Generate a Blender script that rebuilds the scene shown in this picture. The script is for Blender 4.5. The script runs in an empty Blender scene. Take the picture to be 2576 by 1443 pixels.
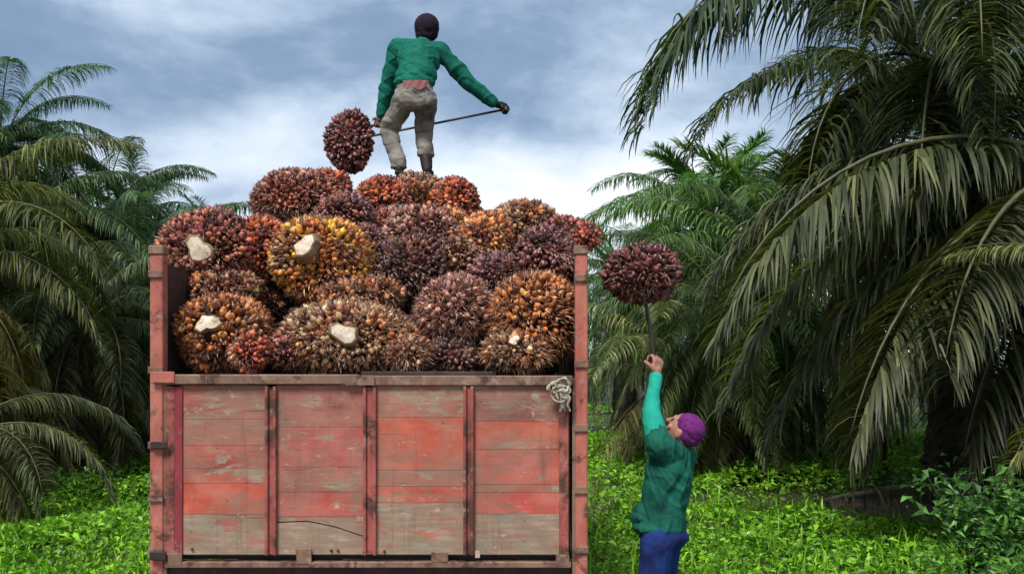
import bpy, bmesh, math, random
import numpy as np
from mathutils import Vector, Matrix, Quaternion, Euler

R = math.radians
SC = bpy.context.scene
COL = SC.collection
rng = np.random.default_rng(7)
random.seed(7)

# ------------------------------------------------------------------ camera
F = 2600.0            # focal length in units of a 2576-wide picture
HZ, CH = 900.0, 1.94  # horizon row and camera height
cam_d = bpy.data.cameras.new('camera')
cam = bpy.data.objects.new('camera', cam_d)
COL.objects.link(cam)
cam.location = (0, 0, CH)
cam.rotation_euler = (R(90), 0, 0)
cam_d.sensor_width = 36.0
cam_d.lens = 36.0 * F / 2576.0
cam_d.shift_y = (HZ - 721.5) / 2576.0
cam_d.clip_end = 2000
SC.camera = cam

# ------------------------------------------------------------------ world
SUN_EL, SUN_AZ = 56.0, 205.0      # azimuth of the sun, clockwise from +Y: behind the camera, to the left
w = bpy.data.worlds.new('World')
SC.world = w
w.use_nodes = True
nt = w.node_tree
nt.nodes.clear()
N = nt.nodes.new
LK = nt.links.new
wo = N('ShaderNodeOutputWorld')
sky = N('ShaderNodeTexSky')
sky.sky_type = 'NISHITA'
sky.sun_disc = False
sky.sun_elevation = R(SUN_EL)
sky.sun_rotation = R(SUN_AZ)
bg1 = N('ShaderNodeBackground')
bg1.inputs[1].default_value = 0.10
LK(sky.outputs[0], bg1.inputs[0])
tc = N('ShaderNodeTexCoord')
mp = N('ShaderNodeMapping')
mp.inputs['Scale'].default_value = (2.6, 2.6, 5.2)
mp.inputs['Location'].default_value = (0.35, 0.0, 0.62)
LK(tc.outputs['Generated'], mp.inputs[0])
n1 = N('ShaderNodeTexNoise')
n1.inputs['Scale'].default_value = 1.65
n1.inputs['Detail'].default_value = 6
n1.inputs['Roughness'].default_value = 0.55
n1.inputs['Distortion'].default_value = 0.15
LK(mp.outputs[0], n1.inputs['Vector'])
sx = N('ShaderNodeSeparateXYZ')
LK(tc.outputs['Generated'], sx.inputs[0])
hz = N('ShaderNodeMapRange')          # cloud deck thins to bright haze near the horizon
hz.interpolation_type = 'SMOOTHSTEP'
hz.inputs['From Min'].default_value = 0.10
hz.inputs['From Max'].default_value = 0.24
hz.inputs['To Min'].default_value = 0.26
hz.inputs['To Max'].default_value = 0.0
LK(sx.outputs['Z'], hz.inputs['Value'])
ad = N('ShaderNodeMath'); ad.operation = 'ADD'
LK(n1.outputs['Fac'], ad.inputs[0]); LK(hz.outputs[0], ad.inputs[1])
cr = N('ShaderNodeValToRGB')
el = cr.color_ramp.elements
el[0].position = 0.34; el[0].color = (0.165, 0.25, 0.385, 1)
el[1].position = 0.86; el[1].color = (0.92, 0.95, 1.0, 1)
for p, c in ((0.45, (0.21, 0.30, 0.44, 1)), (0.55, (0.36, 0.46, 0.60, 1)), (0.66, (0.58, 0.67, 0.79, 1))):
    e = el.new(p); e.color = c
LK(ad.outputs[0], cr.inputs[0])
bg2 = N('ShaderNodeBackground')
bg2.inputs[1].default_value = 1.0
LK(cr.outputs[0], bg2.inputs[0])
mx = N('ShaderNodeMixShader')
mx.inputs[0].default_value = 0.93
LK(bg1.outputs[0], mx.inputs[1]); LK(bg2.outputs[0], mx.inputs[2])
LK(mx.outputs[0], wo.inputs[0])

# ------------------------------------------------------------------ sun
sd = bpy.data.lights.new('sun', 'SUN')
sd.energy = 3.2
sd.angle = R(18)
sd.color = (1.0, 0.95, 0.87)
sun = bpy.data.objects.new('sun', sd)
COL.objects.link(sun)
a, e_ = R(SUN_AZ), R(SUN_EL)
to_sun = Vector((math.sin(a) * math.cos(e_), math.cos(a) * math.cos(e_), math.sin(e_)))
sun.rotation_euler = to_sun.to_track_quat('Z', 'Y').to_euler()
sun.location = to_sun * 40

vs = SC.view_settings
vs.view_transform = 'Standard'
vs.look = 'None'
vs.exposure = 0.38
vs.gamma = 1.0
vs.use_curve_mapping = False
SC.cycles.adaptive_threshold = 0.025
SC.cycles.max_bounces = 4
SC.cycles.diffuse_bounces = 2
SC.cycles.glossy_bounces = 2
SC.cycles.transmission_bounces = 2
SC.cycles.transparent_max_bounces = 4

# ------------------------------------------------------------------ helpers
def P(px, py, Y):
    """a point at depth Y seen at (px, py) of the 2576 x 1443 picture"""
    return Vector(((px - 1288.0) / F * Y, Y, CH + (HZ - py) / F * Y))

def tag(o, label=None, cat=None, group=None, kind=None):
    if label: o['label'] = label
    if cat: o['category'] = cat
    if group: o['group'] = group
    if kind: o['kind'] = kind
    return o

def empty(name, loc=(0, 0, 0), rz=0.0, parent=None):
    o = bpy.data.objects.new(name, None)
    COL.objects.link(o)
    o.location = loc
    o.rotation_euler = (0, 0, rz)
    o.empty_display_size = 0.2
    if parent: o.parent = parent
    return o

def obj(name, me, mat=None, parent=None, color=None):
    o = bpy.data.objects.new(name, me)
    COL.objects.link(o)
    if mat is not None and not me.materials: me.materials.append(mat)
    if parent is not None: o.parent = parent
    if color is not None: o.color = (*color[:3], color[3] if len(color) > 3 else 1.0)
    return o

def mesh_np(name, V, Fc, smooth=False, attr=None):
    """V (n,3); Fc list of (m,k) index arrays"""
    me = bpy.data.meshes.new(name)
    V = np.asarray(V, dtype=np.float32)
    me.vertices.add(len(V))
    me.vertices.foreach_set('co', V.ravel())
    if not isinstance(Fc, (list, tuple)): Fc = [Fc]
    Fc = [np.asarray(f, dtype=np.int32) for f in Fc if len(f)]
    tot = np.concatenate([np.full(len(f), f.shape[1], dtype=np.int32) for f in Fc])
    idx = np.concatenate([f.ravel() for f in Fc])
    st = np.concatenate([[0], np.cumsum(tot)[:-1]]).astype(np.int32)
    me.loops.add(len(idx)); me.loops.foreach_set('vertex_index', idx)
    me.polygons.add(len(tot))
    me.polygons.foreach_set('loop_start', st)
    me.polygons.foreach_set('use_smooth', np.full(len(tot), smooth))
    me.update(calc_edges=True)
    me.validate()
    if attr:
        for k, v in attr.items():
            at = me.attributes.new(k, 'FLOAT', 'POINT')
            at.data.foreach_set('value', np.asarray(v, dtype=np.float32))
    return me

class MB:
    """collects simple shapes of ONE part"""
    def __init__(s): s.v = []; s.f = []; s.n = 0
    def add(s, V, Fs):
        V = np.asarray(V, float)
        s.v.append(V)
        for f in Fs: s.f.append([i + s.n for i in f])
        s.n += len(V)
        return s
    def box(s, a, b, bev=0.0):
        x0, y0, z0 = a; x1, y1, z1 = b
        if bev <= 0:
            V = [(x0,y0,z0),(x1,y0,z0),(x1,y1,z0),(x0,y1,z0),(x0,y0,z1),(x1,y0,z1),(x1,y1,z1),(x0,y1,z1)]
            return s.add(V, [(0,3,2,1),(4,5,6,7),(0,1,5,4),(1,2,6,5),(2,3,7,6),(3,0,4,7)])
        bm = bmesh.new()
        bmesh.ops.create_cube(bm, size=1)
        for v in bm.verts:
            v.co = Vector(((x0+x1)/2 + v.co.x*(x1-x0), (y0+y1)/2 + v.co.y*(y1-y0), (z0+z1)/2 + v.co.z*(z1-z0)))
        bmesh.ops.bevel(bm, geom=list(bm.edges), offset=bev, segments=1, affect='EDGES')
        bm.verts.index_update()
        V = [tuple(v.co) for v in bm.verts]; Fs = [[v.index for v in f.verts] for f in bm.faces]
        bm.free()
        return s.add(V, Fs)
    def prism(s, pts, y0, y1):
        """outline in x-z, extruded along y"""
        n = len(pts)
        V = [(p[0], y0, p[1]) for p in pts] + [(p[0], y1, p[1]) for p in pts]
        Fs = [list(range(n)), list(range(2*n-1, n-1, -1))] + [[(i+1) % n, i, i+n, (i+1) % n + n] for i in range(n)]
        return s.add(V, Fs)
    def tube(s, pts, rad, seg=8, cap=True):
        pts = [Vector(p) for p in pts]
        n = len(pts)
        if not hasattr(rad, '__len__'): rad = [rad] * n
        V = []; up = None
        for i, p in enumerate(pts):
            t = (pts[min(i+1, n-1)] - pts[max(i-1, 0)]).normalized()
            if up is None:
                up = t.orthogonal().normalized()
            else:
                up = (up - t * up.dot(t))
                up = up.normalized() if up.length > 1e-6 else t.orthogonal().normalized()
            b = t.cross(up)
            for k in range(seg):
                an = 2*math.pi*k/seg
                V.append(p + (up*math.cos(an) + b*math.sin(an)) * rad[i])
        Fs = []
        for i in range(n-1):
            for k in range(seg):
                k2 = (k+1) % seg
                Fs.append([i*seg+k, i*seg+k2, (i+1)*seg+k2, (i+1)*seg+k])
        if cap:
            Fs.append(list(range(seg-1, -1, -1))); Fs.append([(n-1)*seg+k for k in range(seg)])
        return s.add([tuple(v) for v in V], Fs)
    def ball(s, c, r, M=None, sub=2):
        bm = bmesh.new()
        bmesh.ops.create_icosphere(bm, subdivisions=sub, radius=1.0)
        bm.verts.index_update()
        c = Vector(c); r = r if hasattr(r, '__len__') else (r, r, r)
        V = []
        for v in bm.verts:
            q = Vector((v.co.x*r[0], v.co.y*r[1], v.co.z*r[2]))
            if M is not None: q = M @ q
            V.append(tuple(q + c))
        Fs = [[v.index for v in f.verts] for f in bm.faces]
        bm.free()
        return s.add(V, Fs)
    def limb(s, p0, r0, p1, r1, seg=14):
        """tapered capsule"""
        p0, p1 = Vector(p0), Vector(p1)
        s.ball(p0, r0); s.ball(p1, r1)
        return s.tube([p0, p1], [r0, r1], seg)
    def mesh(s, name, smooth=False):
        me = bpy.data.meshes.new(name)
        me.from_pydata(np.concatenate(s.v).tolist(), [], s.f)
        if smooth: me.polygons.foreach_set('use_smooth', np.ones(len(me.polygons), bool))
        me.update()
        return me
    def build(s, name, mat, parent=None, color=None, smooth=False):
        return obj(name, s.mesh(name, smooth), mat, parent, color)

def fuse(mb, name, voxel=0.007, smooth=3, fac=0.5, wrinkle=None):
    """one continuous skin over the collected blobs"""
    me = mb.mesh(name + '_raw')
    o = bpy.data.objects.new(name + '_raw', me)
    COL.objects.link(o)
    m = o.modifiers.new('r', 'REMESH'); m.mode = 'VOXEL'; m.voxel_size = voxel
    m = o.modifiers.new('s', 'SMOOTH'); m.factor = fac; m.iterations = smooth
    dg = bpy.context.evaluated_depsgraph_get()
    ev = o.evaluated_get(dg)
    out = bpy.data.meshes.new_from_object(ev)
    out.name = name
    bpy.data.objects.remove(o); bpy.data.meshes.remove(me)
    if wrinkle:
        n = len(out.vertices)
        co = np.empty(n*3, np.float32); out.vertices.foreach_get('co', co); co = co.reshape(-1, 3)
        no = np.empty(n*3, np.float32); out.vertex_normals.foreach_get('vector', no); no = no.reshape(-1, 3)
        co = co + no * wrinkle(co)[:, None]
        out.vertices.foreach_set('co', co.astype(np.float32).ravel())
    out.polygons.foreach_set('use_smooth', np.ones(len(out.polygons), bool))
    out.update()
    return out

# ------------------------------------------------------------------ materials
def new_mat(name):
    m = bpy.data.materials.new(name)
    m.use_nodes = True
    t = m.node_tree
    b = t.nodes['Principled BSDF']
    return m, t, b, t.nodes.new, t.links.new

def noise(t, scale, detail=4, rough=0.55, vec=None, stretch=None, kind='Object', dist=0.0):
    n = t.nodes.new('ShaderNodeTexNoise')
    n.inputs['Scale'].default_value = scale
    n.inputs['Detail'].default_value = detail
    n.inputs['Roughness'].default_value = rough
    n.inputs['Distortion'].default_value = dist
    if vec is None:
        c = t.nodes.new('ShaderNodeTexCoord')
        vec = c.outputs[kind]
    if stretch:
        m = t.nodes.new('ShaderNodeMapping')
        m.inputs['Scale'].default_value = stretch
        t.links.new(vec, m.inputs[0]); vec = m.outputs[0]
    t.links.new(vec, n.inputs['Vector'])
    return n

def ramp(t, src, stops):
    r = t.nodes.new('ShaderNodeValToRGB')
    e = r.color_ramp.elements
    e[0].position, e[0].color = stops[0][0], (*stops[0][1], 1)
    e[1].position, e[1].color = stops[-1][0], (*stops[-1][1], 1)
    for p, c in stops[1:-1]:
        q = e.new(p); q.color = (*c, 1)
    t.links.new(src, r.inputs[0])
    return r

def mixc(t, fac, a, b, mode='MIX'):
    m = t.nodes.new('ShaderNodeMix'); m.data_type = 'RGBA'; m.blend_type = mode
    for i, v in ((0, fac), (6, a), (7, b)):
        if hasattr(v, 'links') or hasattr(v, 'is_output'):
            t.links.new(v, m.inputs[i])
        elif i == 0: m.inputs[0].default_value = v
        else: m.inputs[i].default_value = (*v, 1)
    return m.outputs[2]

def math_(t, op, a, b=None, c=None):
    m = t.nodes.new('ShaderNodeMath'); m.operation = op
    for i, v in enumerate((a, b, c)):
        if v is None: continue
        if hasattr(v, 'is_output'): t.links.new(v, m.inputs[i])
        else: m.inputs[i].default_value = v
    return m.outputs[0]

def bump(t, b, h, strength=0.3, dist=0.01):
    n = t.nodes.new('ShaderNodeBump')
    n.inputs['Strength'].default_value = strength
    n.inputs['Distance'].default_value = dist
    t.links.new(h, n.inputs['Height'])
    t.links.new(n.outputs[0], b.inputs['Normal'])

def leaf_mat(name, trans=0.25, rough=0.42, spec=0.5, dead=0.0):
    """obj.color is the mean leaf colour; every leaf varies round it"""
    m, t, b, N, L = new_mat(name)
    oi = N('ShaderNodeObjectInfo'); g = N('ShaderNodeNewGeometry')
    r = math_(t, 'FRACT', math_(t, 'ADD', g.outputs['Random Per Island'], oi.outputs['Random']))
    var = ramp(t, r, [(0.0, (0.6, 0.65, 0.6)), (0.3, (1.0, 1.05, 1.0)), (0.6, (1.45, 1.45, 1.3)), (0.85, (2.2, 2.1, 1.75)), (1.0, (3.2, 3.0, 2.4))])
    c = mixc(t, 1.0, oi.outputs['Color'], var.outputs[0], 'MULTIPLY')
    n = noise(t, 2.5, 3)
    v2 = ramp(t, n.outputs['Fac'], [(0.3, (0.72, 0.76, 0.75)), (0.7, (1.25, 1.2, 1.1))])
    c = mixc(t, 1.0, c, v2.outputs[0], 'MULTIPLY')
    L(c, b.inputs['Base Color'])
    b.inputs['Roughness'].default_value = rough
    b.inputs['Specular IOR Level'].default_value = spec
    tr = N('ShaderNodeBsdfTranslucent'); L(mixc(t, 1.0, c, (1.15, 1.3, 0.5), 'MULTIPLY'), tr.inputs[0])
    ms = N('ShaderNodeMixShader'); ms.inputs[0].default_value = trans
    L(b.outputs[0], ms.inputs[1]); L(tr.outputs[0], ms.inputs[2])
    L(ms.outputs[0], t.nodes['Material Output'].inputs[0])
    return m

def cloth_mat(name, col, col2=None, rough=0.85, scale=14):
    m, t, b, N, L = new_mat(name)
    n = noise(t, scale, 5, 0.6)
    col2 = col2 or tuple(c*0.6 for c in col)
    r = ramp(t, n.outputs['Fac'], [(0.3, col2), (0.55, col), (0.8, tuple(min(1, c*1.25) for c in col))])
    L(r.outputs[0], b.inputs['Base Color'])
    b.inputs['Roughness'].default_value = rough
    b.inputs['Sheen Weight'].default_value = 0.0
    b.inputs['Specular IOR Level'].default_value = 0.2
    n2 = noise(t, 7, 2, 0.45, stretch=(1, 1, 1.4), dist=1.2)
    n3 = noise(t, 160, 2)
    rid = math_(t, 'ABSOLUTE', math_(t, 'SUBTRACT', n2.outputs['Fac'], 0.5))
    hh = math_(t, 'ADD', math_(t, 'MULTIPLY', rid, 1.0), math_(t, 'MULTIPLY', n3.outputs['Fac'], 0.05))
    bump(t, b, hh, 0.45, 0.022)
    return m

def paint_metal(name, paint, paint2, rust=(0.085, 0.035, 0.022), dust=(0.33, 0.24, 0.17), amount=0.5):
    m, t, b, N, L = new_mat(name)
    n1 = noise(t, 9, 6, 0.65, stretch=(1, 1, 0.45))
    base = ramp(t, n1.outputs['Fac'], [(0.3, paint2), (0.6, paint), (0.8, tuple(min(1, c*1.2) for c in paint))]).outputs[0]
    n2 = noise(t, 6.5, 8, 0.7, dist=0.6)
    k = ramp(t, n2.outputs['Fac'], [(amount, (0, 0, 0)), (amount + 0.10, (1, 1, 1))])
    c = mixc(t, k.outputs[0], base, rust)
    n3 = noise(t, 17, 6, 0.7)
    k3 = ramp(t, n3.outputs['Fac'], [(0.56, (0, 0, 0)), (0.70, (1, 1, 1))])
    c = mixc(t, k3.outputs[0], c, dust)
    L(c, b.inputs['Base Color'])
    b.inputs['Roughness'].default_value = 0.72
    bump(t, b, n2.outputs['Fac'], 0.5, 0.006)
    return m

def plank_mat():
    """weathered paint on boards: obj.color = paint colour, alpha = how much of it is left"""
    m, t, b, N, L = new_mat('painted_board')
    oi = N('ShaderNodeObjectInfo'); tcd = N('ShaderNodeTexCoord')
    off = N('ShaderNodeVectorMath'); off.operation = 'ADD'
    sc = N('ShaderNodeCombineXYZ')
    q = math_(t, 'MULTIPLY', oi.outputs['Random'], 37.0)
    L(q, sc.inputs[0]); L(q, sc.inputs[1]); L(q, sc.inputs[2])
    L(tcd.outputs['Object'], off.inputs[0]); L(sc.outputs[0], off.inputs[1])
    v = off.outputs[0]
    g = noise(t, 5, 7, 0.65, v, (1.2, 1, 9))
    wood = ramp(t, g.outputs['Fac'], [(0.25, (0.24, 0.17, 0.12)), (0.5, (0.33, 0.24, 0.165)), (0.62, (0.41, 0.31, 0.22)), (0.85, (0.50, 0.40, 0.29))]).outputs[0]
    blot = noise(t, 4.0, 6, 0.6, v, (1, 1, 1.6))
    wood = mixc(t, ramp(t, blot.outputs['Fac'], [(0.52, (0, 0, 0)), (0.68, (0.75, 0.75, 0.75))]).outputs[0], wood, (0.20, 0.235, 0.175))
    ob = tcd.outputs['Object']
    pn = noise(t, 4.2, 6, 0.62, ob, (1, 1, 1.9), dist=0.3)
    tone = ramp(t, pn.outputs['Fac'], [(0.25, (0.52, 0.42, 0.45)), (0.42, (0.85, 0.8, 0.8)), (0.55, (1.05, 1.05, 1.0)), (0.75, (1.2, 1.75, 1.7))]).outputs[0]
    paint = mixc(t, 1.0, oi.outputs['Color'], tone, 'MULTIPLY')
    fade = noise(t, 3.1, 6, 0.65, ob, (1, 1, 1.5), dist=0.5)
    paint = mixc(t, ramp(t, fade.outputs['Fac'], [(0.45, (0, 0, 0)), (0.68, (0.7, 0.7, 0.7))]).outputs[0], paint, (0.47, 0.20, 0.15))
    brn = noise(t, 6.5, 7, 0.7, v, (0.8, 1, 2.5))
    paint = mixc(t, ramp(t, brn.outputs['Fac'], [(0.55, (0, 0, 0)), (0.66, (0.7, 0.7, 0.7))]).outputs[0], paint, (0.24, 0.13, 0.085))
    wear = noise(t, 5.0, 10, 0.74, ob, (0.75, 1, 2.2), dist=0.5)
    wear2 = noise(t, 15, 6, 0.7, v, (0.5, 1, 5))
    x = math_(t, 'SUBTRACT', wear.outputs['Fac'], 0.5)
    x = math_(t, 'MULTIPLY', x, 3.2)
    x = math_(t, 'ADD', x, math_(t, 'MULTIPLY', math_(t, 'SUBTRACT', wear2.outputs['Fac'], 0.5), 0.8))
    x = math_(t, 'ADD', math_(t, 'ADD', x, oi.outputs['Alpha']), 0.07)
    k = ramp(t, x, [(0.38, (0, 0, 0)), (0.62, (1, 1, 1))])
    c = mixc(t, k.outputs[0], wood, paint)
    gr = noise(t, 2.6, 7, 0.62, ob, (1.0, 1, 1.1), dist=0.8)
    c = mixc(t, ramp(t, gr.outputs['Fac'], [(0.46, (0, 0, 0)), (0.64, (0.7, 0.7, 0.7))]).outputs[0], c, (0.25, 0.155, 0.11))
    run = noise(t, 3.0, 6, 0.6, ob, (9, 1, 0.7))
    c = mixc(t, ramp(t, run.outputs['Fac'], [(0.58, (0, 0, 0)), (0.72, (0.4, 0.4, 0.4))]).outputs[0], c, (0.15, 0.065, 0.045))
    chip = noise(t, 11, 8, 0.75, ob, (1, 1, 1.8), dist=0.5)
    c = mixc(t, ramp(t, chip.outputs['Fac'], [(0.61, (0, 0, 0)), (0.66, (0.85, 0.85, 0.85))]).outputs[0], c, (0.54, 0.38, 0.30))
    sp = noise(t, 42, 4, 0.7, v)
    c = mixc(t, ramp(t, sp.outputs['Fac'], [(0.62, (0, 0, 0)), (0.72, (0.7, 0.7, 0.7))]).outputs[0], c, (0.10, 0.06, 0.045))
    cr_ = noise(t, 3.5, 3, 0.5, v, (1, 1, 30))
    c = mixc(t, ramp(t, cr_.outputs['Fac'], [(0.30, (0.6, 0.6, 0.6)), (0.34, (0, 0, 0))]).outputs[0], c, (0.10, 0.06, 0.045))
    L(c, b.inputs['Base Color'])
    b.inputs['Roughness'].default_value = 0.78
    hh = math_(t, 'ADD', math_(t, 'MULTIPLY', g.outputs['Fac'], 0.7), math_(t, 'MULTIPLY', k.outputs[0], 0.35))
    bump(t, b, hh, 0.3, 0.004)
    return m

def fruit_mat():
    m, t, b, N, L = new_mat('palm_fruit')
    oi = N('ShaderNodeObjectInfo'); g = N('ShaderNodeNewGeometry')
    at = N('ShaderNodeAttribute'); at.attribute_name = 'tip'
    r = g.outputs['Random Per Island']
    var = ramp(t, r, [(0.0, (0.10, 0.07, 0.09)), (0.28, (0.32, 0.24, 0.28)), (0.55, (0.85, 0.8, 0.82)), (0.8, (1.35, 1.4, 1.35)), (1.0, (1.7, 2.4, 2.5))])
    c = mixc(t, 1.0, oi.outputs['Color'], var.outputs[0], 'MULTIPLY')
    ov = N('ShaderNodeVectorMath'); ov.operation = 'ADD'
    cx = N('ShaderNodeCombineXYZ'); tcd = N('ShaderNodeTexCoord')
    q = math_(t, 'MULTIPLY', oi.outputs['Random'], 23.0)
    L(q, cx.inputs[0]); L(q, cx.inputs[1]); L(tcd.outputs['Object'], ov.inputs[0]); L(cx.outputs[0], ov.inputs[1])
    v = ov.outputs[0]
    lum = ramp(t, r, [(0.0, (0.12, 0.10, 0.10)), (0.3, (0.45, 0.4, 0.4)), (0.7, (1, 1, 1)), (1.0, (1.5, 1.7, 1.7))]).outputs[0]
    n2 = noise(t, 4.2, 2, 0.5, v, dist=0.4)
    warm = mixc(t, 1.0, (0.62, 0.17, 0.035), lum, 'MULTIPLY')
    c = mixc(t, math_(t, 'MULTIPLY', ramp(t, n2.outputs['Fac'], [(0.50, (0, 0, 0)), (0.60, (0.9, 0.9, 0.9))]).outputs[0], oi.outputs['Alpha']), c, warm)
    n4 = noise(t, 4.9, 2, 0.5, v, (1.2, 0.9, 1.1), dist=0.6)
    tan = mixc(t, 1.0, (0.52, 0.31, 0.175), lum, 'MULTIPLY')
    c = mixc(t, math_(t, 'MULTIPLY', ramp(t, n4.outputs['Fac'], [(0.57, (0, 0, 0)), (0.66, (0.8, 0.8, 0.8))]).outputs[0], oi.outputs['Alpha']), c, tan)
    n5 = noise(t, 5.5, 3, 0.5, v, (0.9, 1.2, 1.3))
    c = mixc(t, ramp(t, n5.outputs['Fac'], [(0.54, (0, 0, 0)), (0.68, (0.8, 0.8, 0.8))]).outputs[0], c, (0.070, 0.024, 0.030))
    k = math_(t, 'MULTIPLY', math_(t, 'POWER', at.outputs['Fac'], 3.0), 0.45)
    c = mixc(t, k, c, (0.02, 0.010, 0.010))
    L(c, b.inputs['Base Color'])
    b.inputs['Roughness'].default_value = 0.34
    return m

def spike_mat():
    m, t, b, N, L = new_mat('bunch_spines')
    oi = N('ShaderNodeObjectInfo'); g = N('ShaderNodeNewGeometry')
    var = ramp(t, g.outputs['Random Per Island'], [(0.0, (0.05, 0.025, 0.016)), (0.4, (0.22, 0.10, 0.058)), (0.7, (0.48, 0.27, 0.175)), (1.0, (0.74, 0.53, 0.39))])
    c = mixc(t, 0.30, var.outputs[0], oi.outputs['Color'])
    L(c, b.inputs['Base Color'])
    b.inputs['Roughness'].default_value = 0.7
    return m

def simple(name, cols, scale=8, rough=0.8, bmp=0.3, stretch=None, dist=0.01):
    m, t, b, N, L = new_mat(name)
    n = noise(t, scale, 6, 0.65, stretch=stretch)
    k = len(cols)
    r = ramp(t, n.outputs['Fac'], [(0.3 + 0.4*i/(k-1), c) for i, c in enumerate(cols)])
    L(r.outputs[0], b.inputs['Base Color'])
    b.inputs['Roughness'].default_value = rough
    if bmp: bump(t, b, n.outputs['Fac'], bmp, dist)
    return m

M_LEAF = leaf_mat('palm_leaf', 0.28, 0.52, 0.36)
M_COVER = leaf_mat('cover_leaf', 0.30, 0.45, 0.4)
M_SHRUB = leaf_mat('shrub_leaf', 0.22, 0.4, 0.4)
M_RACHIS = simple('frond_rib', [(0.04, 0.042, 0.018), (0.08, 0.08, 0.03), (0.14, 0.13, 0.05)], 5, 0.55, 0.1)
M_TRUNK = simple('palm_trunk', [(0.012, 0.009, 0.007), (0.045, 0.032, 0.024), (0.085, 0.062, 0.045)], 7, 0.95, 0.8, None, 0.04)
M_PLANK = plank_mat()
M_POST = paint_metal('post_paint', (0.50, 0.155, 0.11), (0.33, 0.085, 0.06), amount=0.53)
M_RIB = paint_metal('rib_paint', (0.40, 0.105, 0.085), (0.20, 0.045, 0.035), amount=0.47)
M_RAIL = paint_metal('rail_metal', (0.25, 0.155, 0.105), (0.15, 0.075, 0.05), amount=0.50)
M_DARK = simple('dark_steel', [(0.012, 0.008, 0.006), (0.035, 0.022, 0.017), (0.08, 0.05, 0.035)], 9, 0.7, 0.3)
M_RUBBER = simple('rubber', [(0.012, 0.012, 0.012), (0.03, 0.028, 0.026)], 20, 0.9, 0.2)
M_RIM = simple('rim_steel', [(0.12, 0.05, 0.04), (0.25, 0.2, 0.17)], 10, 0.6, 0.2)
M_CAB = simple('cab_paint', [(0.38, 0.10, 0.04), (0.50, 0.16, 0.06)], 3, 0.4, 0.0)
M_GLASS = simple('cab_glass', [(0.02, 0.025, 0.03), (0.04, 0.045, 0.05)], 2, 0.08, 0.0)
M_SCUFF = simple('scuffed_paint', [(0.38, 0.20, 0.15), (0.52, 0.36, 0.29), (0.66, 0.54, 0.46)], 22, 0.85, 0.2)
M_ROPE = simple('rope_fibre', [(0.10, 0.11, 0.06), (0.36, 0.33, 0.25), (0.66, 0.62, 0.54)], 30, 0.9, 0.5)
M_FRUIT = fruit_mat()
M_SPIKE = spike_mat()
M_CORE = simple('bunch_core', [(0.018, 0.008, 0.006), (0.05, 0.022, 0.014)], 9, 0.95, 0.5)
M_STALK = simple('stalk_side', [(0.14, 0.08, 0.04), (0.36, 0.23, 0.13)], 12, 0.85, 0.6)
M_CUT = simple('stalk_cut', [(0.34, 0.20, 0.12), (0.66, 0.51, 0.38), (0.80, 0.68, 0.53), (0.84, 0.75, 0.61)], 26, 0.8, 0.7, None, 0.008)
M_SKIN = simple('skin', [(0.17, 0.085, 0.055), (0.24, 0.125, 0.085)], 10, 0.5, 0.05)
M_FACE = simple('skin_fair', [(0.36, 0.165, 0.115), (0.45, 0.22, 0.155)], 10, 0.5, 0.05)
M_SHIRT = cloth_mat('green_shirt', (0.006, 0.140, 0.094), (0.004, 0.085, 0.062), scale=7)
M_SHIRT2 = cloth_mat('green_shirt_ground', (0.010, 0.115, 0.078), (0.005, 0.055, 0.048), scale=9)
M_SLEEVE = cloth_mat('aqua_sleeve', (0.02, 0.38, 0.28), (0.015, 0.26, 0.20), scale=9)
M_KHAKI = cloth_mat('khaki_trousers', (0.25, 0.22, 0.19), (0.075, 0.070, 0.072), scale=6)
M_JEANS = cloth_mat('blue_jeans', (0.012, 0.036, 0.17), (0.012, 0.012, 0.055), scale=7)
M_BOOT = cloth_mat('dark_boots', (0.035, 0.025, 0.022), (0.015, 0.012, 0.012), rough=0.6)
M_CAPD = cloth_mat('dark_cap', (0.022, 0.010, 0.020), (0.008, 0.006, 0.012), scale=20)
M_CAPP = cloth_mat('purple_cap', (0.16, 0.022, 0.17), (0.07, 0.010, 0.08), scale=30)
M_HAIR = simple('hair', [(0.006, 0.005, 0.005), (0.02, 0.016, 0.014)], 60, 0.5, 0.5)
M_GLOVE = cloth_mat('dark_glove', (0.012, 0.035, 0.035), scale=30)
M_PINK = cloth_mat('pink_cloth', (0.30, 0.12, 0.12), (0.20, 0.16, 0.13), scale=25)
M_EYE = simple('eye', [(0.03, 0.02, 0.02), (0.05, 0.03, 0.03)], 10, 0.2, 0)
M_LIP = simple('lip', [(0.30, 0.10, 0.08), (0.36, 0.13, 0.10)], 10, 0.4, 0)
M_ROD = simple('rod_steel', [(0.02, 0.018, 0.018), (0.07, 0.06, 0.055)], 10, 0.5, 0.1)
M_GROUND = simple('soil', [(0.030, 0.032, 0.014), (0.055, 0.06, 0.022), (0.085, 0.07, 0.04)], 1.3, 0.95, 0.6, None, 0.05)
M_SOIL = simple('brown_soil', [(0.05, 0.03, 0.022), (0.12, 0.075, 0.052), (0.18, 0.12, 0.085)], 6, 0.95, 0.8, None, 0.03)
M_TRACK = simple('track_dirt', [(0.10, 0.07, 0.045), (0.20, 0.14, 0.09), (0.27, 0.2, 0.14)], 2, 0.95, 0.6, None, 0.03)

# ------------------------------------------------------------------ ground
def vnoise(x, y, seed=0):
    s = seed * 1.7
    return (np.sin(x*0.9 + s) * np.cos(y*0.8 - s*0.6) + 0.6*np.sin(x*2.1 - y*1.3 + s) + 0.4*np.sin(x*1.1 + y*3.3 + 2*s)
            + 0.3*np.sin(4.7*x + 1.1*y + s) * np.cos(3.9*y - s)) / 2.3

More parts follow.
